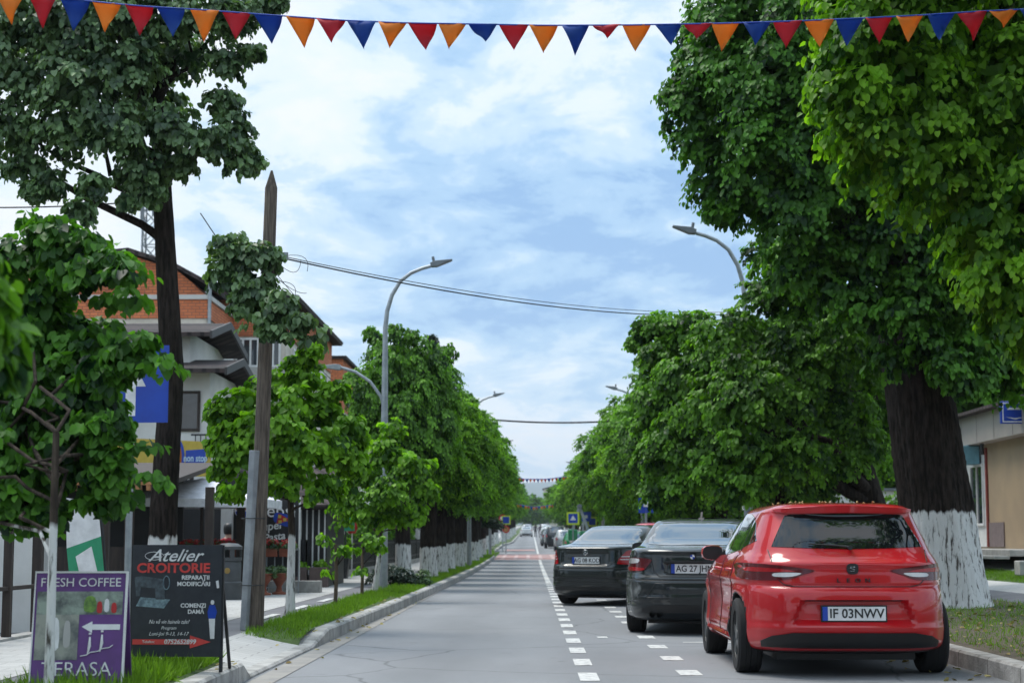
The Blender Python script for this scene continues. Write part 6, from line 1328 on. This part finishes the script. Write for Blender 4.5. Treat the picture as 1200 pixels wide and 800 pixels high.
# timber pergola terrace
PG = empty('pergola', (-5.4, 29.5, .13), 'dark timber terrace pergola with an orange lath edge behind the tall linden trunk', 'pergola')
zp = at(200, 567, 29.5).z-.13
for x in (-4.6, -2.9, -1.35, .0):
    for y in (0, 3.2): m = MB(); m.box(x-.07, x+.07, y-.07, y+.07, 0, zp-.05); m.build('post', MT['dark_wood'], PG, bevel=.008)
m = MB(); m.prism([(-.5, zp-.02), (3.8, zp+.45), (3.8, zp+.53), (-.5, zp+.06)], 'x', -5.2, -.5); m.build('roof', MT['dark_wood'], PG)
m = MB()
for i in range(26): x = -5.1+i*.18; m.box(x, x+.06, -.55, -.3, zp-.12, zp-.03)
m.box(-5.2, -.5, -.57, -.55, zp-.03, zp+.02); m.build('lath_edge', MT['lath'], PG)
m = MB(); m.box(-5, -1.1, 3.3, 3.36, 0, zp+.3); m.build('back_screen', MT['black'], PG)
m = MB(); m.box(-5, -.2, .1, .16, .0, .9); m.build('front_screen', MT['dark_wood'], PG)
# dark cafe building behind the terrace
CF = empty('cafe_building', (-6.2, 36.0, .13), 'dark low cafe front with a grey shutter behind the terrace', 'building')
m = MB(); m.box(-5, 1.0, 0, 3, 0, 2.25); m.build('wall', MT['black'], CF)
m = MB(); m.box(-.15, .75, -.04, -.003, 1.0, 1.75); m.build('shutter', MT['plaster_g'], CF)
m = MB(); m.box(-.15, .75, -.035, -.003, .2, .85); m.build('door', MT['dark_wood'], CF)
# parasol
pr = at(243, 600, 32.2); UM = empty('parasol', (pr.x-.1, 32.2, .155), 'wide white square parasol over the cafe terrace', 'parasol'); zu = at(238, 583, 31).z-.155; zu2 = at(238, 569, 31).z-.155
m = MB(); h_ = 1.3
vs = [(-h_, -1.2, zu), (h_, -1.2, zu-.02), (h_, 1.2, zu), (-h_, 1.2, zu), (0, 0, zu2+.18)]
m.add(vs, [(0, 1, 4), (1, 2, 4), (2, 3, 4), (3, 0, 4)]); v2 = [(a, b, c_-.012) for a, b, c_ in vs]; m.add(v2, [(4, 1, 0), (4, 2, 1), (4, 3, 2), (4, 0, 3)]); m.build('canopy', MT['cloth_w'], UM)
m = MB(); m.tube([(0, 0, 0), (0, 0, zu2+.15)], .03, 10); m.build('pole', MT['dark_wood'], UM, 50)
m = MB(); m.box(-.3, .3, -.3, .3, 0, .08); m.build('base', MT['kerb'], UM, bevel=.01)
for i in range(4):
    a0, a1 = vs[i], vs[(i+1) % 4]
    m = MB(); m.add([a0, a1, (a1[0], a1[1], a1[2]-.15), (a0[0], a0[1], a0[2]-.15)], [(0, 1, 2, 3)]); o = m.build('valance', MT['cloth_w'], UM)
# white kiosk with barred windows
KX0, KX1 = at(346, 640, 38).x, at(383, 640, 38).x
KI = empty('kiosk', (KX1, 38, .155), 'white kiosk with tall barred windows and a small tiled roof, right of the cafe screen', 'kiosk'); wk = KX1-KX0; hk = at(365, 597, 38).z-.155
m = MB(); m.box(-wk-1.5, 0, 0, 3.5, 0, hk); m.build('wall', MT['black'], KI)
m = MB()
for i in range(5): x = -.03-i*.13; m.box(x-.03, x, -.03, .0-.003, .35, hk)
m.box(-wk, 0, -.04, -.003, .25, .35); m.build('window_bars', MT['white'], KI)
m = MB(); m.box(-wk+.0, -wk+.3, -.03, -.003, 0, 1.0); m.build('door', MT['darkmetal'], KI)
m = MB(); m.prism([(-.35, hk+.02), (-.35, hk+.1), (1.8, hk+1.0), (4, hk+.1), (4, hk+.02), (1.8, hk+.9)], 'x', -wk-1.8, .25); m.build('roof', MT['rooftile'], KI)
m = MB(); m.prism([(-.37, hk), (-.37, hk+.14), (1.8, hk+1.04), (4.02, hk+.14), (4.02, hk), (1.8, hk+.9)], 'x', .253, .3); m.build('barge_board', MT['white'], KI)
for i in range(2):
    x = KX1-.1-i*.45; m = MB(); m.box(-.2, .2, -.15, .15, 0, .42); b_ = m.build('plant_box', pm('box_brown', (.14, .1, .09), .8), None, loc=(x, 37.5, .155), bevel=.012); tag(b_, 'brown planter box below the kiosk bars, %s one' % ('right', 'left')[i], 'planter')
    link('plants', crown_mesh('plants', [(0, 0, .48, .1), (.1, 0, .45, .08)], MT['leaf_b'], .08, 200, 90+i, hang=.1, spray=4), b_)
# fences left
def fence(label, X, Ya_, Yb_, h, mat, step=.14, plinth=.12, nm='metal_fence'):
    root = empty(nm, (X, Ya_, zr(Ya_)+.13), label, 'fence'); m = MB(); y = 0; z0 = root.location.z
    while step < .5 and y < Yb_-Ya_: z = zr(Ya_+y)+.13-z0; m.box(-.012, .012, y, y+.05, z+plinth, z+h); y += step
    if step < .5: m.build('bars', MT[mat], root)
    else:
        while y < Yb_-Ya_: b1_ = MB(); b1_.box(-.05, .05, y, y+.1, 0, h); b1_.build('post', MT[mat], root); y += step*2
    m = MB(); n = max(1, int((Yb_-Ya_)/4))
    for i in range(n):
        a, b = Ya_+(Yb_-Ya_)*i/n, Ya_+(Yb_-Ya_)*(i+1)/n; za, zb2 = zr(a)+.13-z0, zr(b)+.13-z0
        m.add([(sx_, yy-Ya_, zz_) for yy, zb3 in ((a, za), (b, zb2)) for sx_ in (-.09, .09) for zz_ in (zb3-.1, zb3+plinth)], [(0, 1, 3, 2), (4, 6, 7, 5), (0, 4, 5, 1), (2, 3, 7, 6), (1, 5, 7, 3), (0, 2, 6, 4)])
    m.build('plinth', MT['kerb'], root)
    m = MB()
    for i in range(n+1): a = Ya_+(Yb_-Ya_)*i/n; m.box(-.04, .04, a-Ya_-.04, a-Ya_+.04, zr(a)+.1-z0, zr(a)+.18+h-z0)
    for i in range(n):
        a, b = Ya_+(Yb_-Ya_)*i/n, Ya_+(Yb_-Ya_)*(i+1)/n
        for hh in (h*.35, h*.9): m.bar((0, a-Ya_, zr(a)+.13-z0+hh), (0, b-Ya_, zr(b)+.13-z0+hh), .04)
    m.build('frame', MT[mat], root)
fence('black picket fence along the left pavement beyond the kiosk', -5.15, 41, 100, 1.05, 'darkmetal', .11, .2)
fence('brown slatted metal fence at the far left beside the path', -5.2, 9.5, 21.5, 1.5, 'dark_wood', .9, .05)
# pale garden wall behind it
m = MB(); m.box(-7.6, -7.3, 5, 27, 0, 2.1); w_ = m.build('garden_wall', MT['plaster_g'], None, loc=(0, 0, .1)); tag(w_, 'pale grey garden wall behind the brown fence at the left edge', 'wall')
m = MB(); m.box(-9.5, -5.45, 19.5, 19.7, 0, 2.0); w_ = m.build('garden_wall', MT['plaster_w'], None, loc=(0, 0, .1)); tag(w_, 'white rendered wall seen between the leaves behind the green banner', 'wall')
p = at(405, 622, 46); root = empty('hanging_sign', (p.x, 46, .13), 'small green framed shop sign on a post behind the black picket fence', 'sign'); h1 = at(405, 605, 46).z-.13; h0_ = at(405, 622, 46).z-.13
m = MB(); m.box(-.02, .02, -.02, .02, 0, h1+.15); m.box(-.3, .3, -.015, .015, h1+.08, h1+.11); m.build('post', MT['darkmetal'], root)
m = MB(); m.box(-.24, .24, -.03, -.021, h0_, h1); b_ = m.build('sign_board', MT['green_b'], root, bevel=.004); m = MB(); m.box(-.14, .14, -.036, -.03, h0_+.12, h1-.12); m.build('pale_panel', MT['white_sign'], b_)
p = at(425, 613, 50); root = empty('red_parasol', (p.x-.3, 50, .13), 'small folded red parasol behind the black picket fence', 'parasol'); h1 = at(425, 604, 50).z-.13
m = MB(); m.lathe([(.02, h1+.25), (.09, h1+.1), (.16, h1-.35), (.1, h1-.5), (.02, h1-.5)], 12); m.build('folded_canopy', MT['red'], root, 30); m = MB(); m.tube([(0, 0, 0), (0, 0, h1)], .02, 8); m.build('pole', MT['white'], root, 50)
for i, (px_, lb_) in enumerate([(388, 'nearer'), (407, 'farther')]):
    p = at(px_, 650, 43.5+3*i); root = empty('cafe_planter', (p.x-.2, 43.5+3*i, .13), 'tall dark planter with green plants behind the picket fence, %s one' % lb_, 'planter')
    m = MB(); m.prism([(-.2, 0), (.2, 0), (.26, .55), (-.26, .55)], 'y', -.2, .2); m.build('box', MT['darkmetal'], root, bevel=.01)
    link('plants', crown_mesh('plants', [(0, 0, .75, .28), (.1, 0, 1.0, .2)], MT['leaf_b'], .07, 160, 95+i, hang=.12, spray=5), root)
# houses further on the left
def house(label, X, Y, wd, dp, h, wm, rm, group=None, side=1, rh=1.6):
    root = empty('house', (X, Y, zr(Y)+.1), label, 'house', group=group); m = MB(); m.box(-wd/2, wd/2, 0, dp, 0, h); m.build('wall', MT[wm], root)
    m = MB(); m.prism([(-wd/2-.5, h+.003), (wd/2+.5, h+.003), (0, h+rh)], 'y', -.5, dp+.5); m.build('roof', MT[rm], root)
    for fl_ in range(int(h//2.8)):
        for i in range(2): window(root, -wd/2+1+i*wd/2, -wd/2+2.3+i*wd/2, 1+fl_*2.8, 2.3+fl_*2.8, 0, 'front', 2)
        for i in range(int(dp//3)): window(root, 1+i*3, 2.4+i*3, 1+fl_*2.8, 2.3+fl_*2.8, 0, 'side', 2, None, (side*wd/2, side))
    return root
house('plastered house hidden behind the old left lindens', -11, 84, 7, 11, 5.8, 'plaster_w', 'rooftile')
house('grey plastered house far back on the left side', -12, 125, 8, 14, 6, 'plaster_g', 'rooftile')
house('tall beige building rising above the far right tree tops', 9.5, 600, 10, 16, 13, 'plaster_b', 'rooftile', side=-1)
# lattice mast
p = at(178, 300, 115); root = empty('lattice_mast', (p.x, 115, zr(115)), 'thin steel lattice radio mast behind the brick attic', 'mast'); ht = at(178, 236, 115).z-zr(115); m = MB(); w_ = .55
for sx_ in (-1, 1):
    for sy in (-1, 1): m.bar((sx_*w_, sy*w_, 0), (sx_*w_, sy*w_, ht), .1)
z = 0
while z < ht-1.2:
    for a, b in (((-w_, -w_), (w_, -w_)), ((w_, -w_), (w_, w_)), ((w_, w_), (-w_, w_)), ((-w_, w_), (-w_, -w_))):
        m.bar((*a, z), (*b, z), .06); m.bar((*a, z), (*b, z+1.2), .05); m.bar((*b, z), (*a, z+1.2), .05)
    z += 1.2
m.build('frame', MT['steel_grey'], root); m = MB(); m.tube([(0, 0, ht-1), (0, 0, ht+1.5)], .06, 8); m.bar((-.8, 0, ht-.6), (.8, 0, ht-.6), .08)
for x in (-.7, .7): m.box(x-.12, x+.12, -.1, .1, ht-1.6, ht+.2)
m.build('antenna', MT['steel_grey'], root)

# ------------------------------------------------------------------ right side
SX = 11.9; zb_ = .98; SH = empty('corner_shop', (SX, 40, zb_), 'low shop with brown fascia and white framed window at the right edge', 'shop')
yE = 47.9-40; zf0, zf1 = at(1137, 525, 47.9).z-zb_, at(1134, 493, 47.9).z-zb_
m = MB(); m.box(.0, 6, -4, yE, -.5, zf0+.1); m.build('wall', pm('tan_panel', (.42, .31, .2), .6, col2=(.36, .27, .18), scale=1), SH)
m = MB(); m.box(-.35, 6.2, -4.2, yE+.3, zf0, zf1); m.build('fascia', pm('brown_fascia', (.4, .36, .33), .5, col2=(.34, .31, .29), scale=.8), SH, bevel=.01)
m = MB(); m.box(-.6, 6.3, -4.4, yE+.5, zf1+.003, zf1+.08); m.build('roof', MT['rooftile'], SH)
m = MB()
for y in (-3.1, -1.4, .3, 2.0, 3.7, 5.4, 7.0): m.box(-.356, -.353, y, y+.015, zf0+.02, zf1-.01)
m.build('panel_joint', MT['trim'], SH)
m = MB(); m.box(-.02, -.003, yE-2.0, yE-.0, 0, zf0-.1); m.build('white_surround', MT['white'], SH)
window(SH, yE-1.8, yE-.5, .55, zf0-.5, 0, 'side', 2, MT['white'], (-.02, -1))
m = MB(); m.box(-.05, -.003, yE-2.15, yE-2.02, 0, zf0-.1); m.build('red_post', pm('rust_red', (.25, .05, .04), .6), SH)
m = MB(); m.box(-.03, -.003, yE-3.6, yE-2.2, 0, .62); m.build('low_panel', pm('plum_panel', (.22, .17, .17), .6), SH)
m = MB(); m.box(-.5, -.06, yE-1.6, yE-.9, zf0-.5, zf0-.02); b_ = m.build('awning_box', pm('light_blue_box', (.16, .36, .45), .5), SH, bevel=.02)
m = MB(); m.tube([(-.25, yE-2.6, zf0-.02), (-.25, yE-2.6, zf0-.3)], .05, 10); m.build('wall_lamp', MT['darkmetal'], SH, 50)
for i in range(2):
    m = MB(); m.box(SX-1.6-i*.35, SX+.0-i*.0 if i == 0 else SX-1.6, 38, 49.5, 0, .14-(i*.07)); s_o = m.build('steps', MT['kerb'], None, loc=(0, 0, .80 if i == 0 else .74), bevel=.01); tag(s_o, 'long %s concrete step in front of the shop' % ('upper', 'lower')[i], 'step')
# projecting blue sign
p0, p1 = at(1173, 496, 41.2), at(1206, 470, 41.2); root = empty('projecting_sign', (p0.x, 41.2, p0.z), 'blue shop sign with white border sticking out at the right edge', 'sign'); w_, h_ = p1.x-p0.x, p1.z-p0.z
m = MB(); m.box(0, w_, 0, .1, 0, h_); bd = m.build('box', MT['blue_sign'], root, bevel=.01)
m = MB()
for a, b, c_, d in ((.04, w_-.04, .03, .055), (.04, w_-.04, h_-.055, h_-.03), (.04, .065, .055, h_-.055), (w_-.065, w_-.04, .055, h_-.055)): m.box(a, b, -.006, -.003, c_, d)
m.box(.16, w_-.16, -.006, -.003, h_*.62, h_*.72); m.build('white_border', MT['white_sign'], bd)
m = MB(); m.prism([(.1, h_*.3), (w_*.5, h_*.18), (w_-.1, h_*.3), (w_*.5, h_*.24)], 'y', -.006, -.003); m.build('white_swoosh', MT['white_sign'], bd)
m = MB(); m.bar((w_*.5, .05, h_), (w_*.5, .05, h_+.25), .04); m.bar((w_, .05, h_*.5), (w_+.4, .05, h_*.5), .04); m.build('bracket', MT['darkmetal'], root)
# white low building behind
p0, p1 = at(975, 600, 58), at(1062, 575, 58); root = empty('garage_building', ((p0.x+p1.x)/2, 58, zg(11, 58)), 'low white wall building seen between the two dark right-hand trunks', 'building'); hw = (p1.x-p0.x)/2+.6; hh = p1.z-root.location.z
m = MB(); m.box(-hw, hw, 0, 5, -.5, hh); m.build('wall', MT['white'], root); m = MB(); m.box(-hw-.1, hw+.1, -.1, 5.1, hh+.003, hh+.09); m.build('roof', MT['steel_grey'], root)
# red and white market parasol
p = at(857, 600, 66); root = empty('market_parasol', (p.x, 66, zg(p.x, 66)), 'faded red and white parasol seen under the right-hand crowns', 'parasol'); zt_, ze = at(857, 581, 66).z-root.location.z, at(857, 599, 66).z-root.location.z
for k in range(8):
    a, b = k*math.pi/4, (k+1)*math.pi/4; m = MB(); m.add([(0, 0, zt_), (.9*math.cos(a), .9*math.sin(a), ze), (.9*math.cos(b), .9*math.sin(b), ze)], [(0, 1, 2)]); o = m.build('canopy_panel', pm('faded_red', (.6, .25, .2), .8) if k % 2 else MT['white'], root); s5 = o.modifiers.new('thickness', 'SOLIDIFY'); s5.thickness = .01
m = MB(); m.tube([(0, 0, 0), (0, 0, zt_)], .03, 8); m.build('pole', MT['galv'], root, 50)
m = MB(); m.lathe([(.01, 0), (.3, 0), (.3, .08), (.05, .1)], 16); m.build('base', MT['kerb'], root, 40)
# hedge and fence by shop
def hedge(label, X0, X1, Y0, Y1, z0, h, seed):
    bl = []; rg = random.Random(seed); n = int(max(X1-X0, Y1-Y0)/.7)+1
    for i in range(n):
        for k in range(3): bl.append((X0+(X1-X0)*(i+.5)/n+rg.uniform(-.2, .2), Y0+(Y1-Y0)*(i+.5)/n+rg.uniform(-.2, .2), h*(.2+.33*k), .55))
    root = empty('hedge', (0, 0, z0), label, 'hedge'); m = MB()
    for b in bl[::3]: m.tube([(b[0], b[1], 0), (b[0], b[1], h*.7)], .03, 5)
    m.build('stem', MT['bark0'], root); link('foliage', crown_mesh('foliage', bl, MT['leaf'], .12, 50, seed, hang=.2, spray=5), root)
hedge('tall dark green hedge between the massive trunk and the shop', 10.6, 13.6, 50.3, 50.9, .8, 2.6, 71)
hedge('long garden hedge behind the right row of lindens', 9.0, 9.4, 60, 100, .5, 2.2, 72)
hedge('garden hedge along the black picket fence on the left', -6.4, -6.1, 66, 84, .2, 1.5, 73)
m = MB(); m.box(-1.0, 1.0, -.2, .2, 0, .28); o = m.build('concrete_block', MT['kerb'], None, loc=(10.4, 34.2, zg(10.2, 34.2)-.02), bevel=.02); tag(o, 'pale concrete bench block at the edge of the lawn, right edge', 'bench')
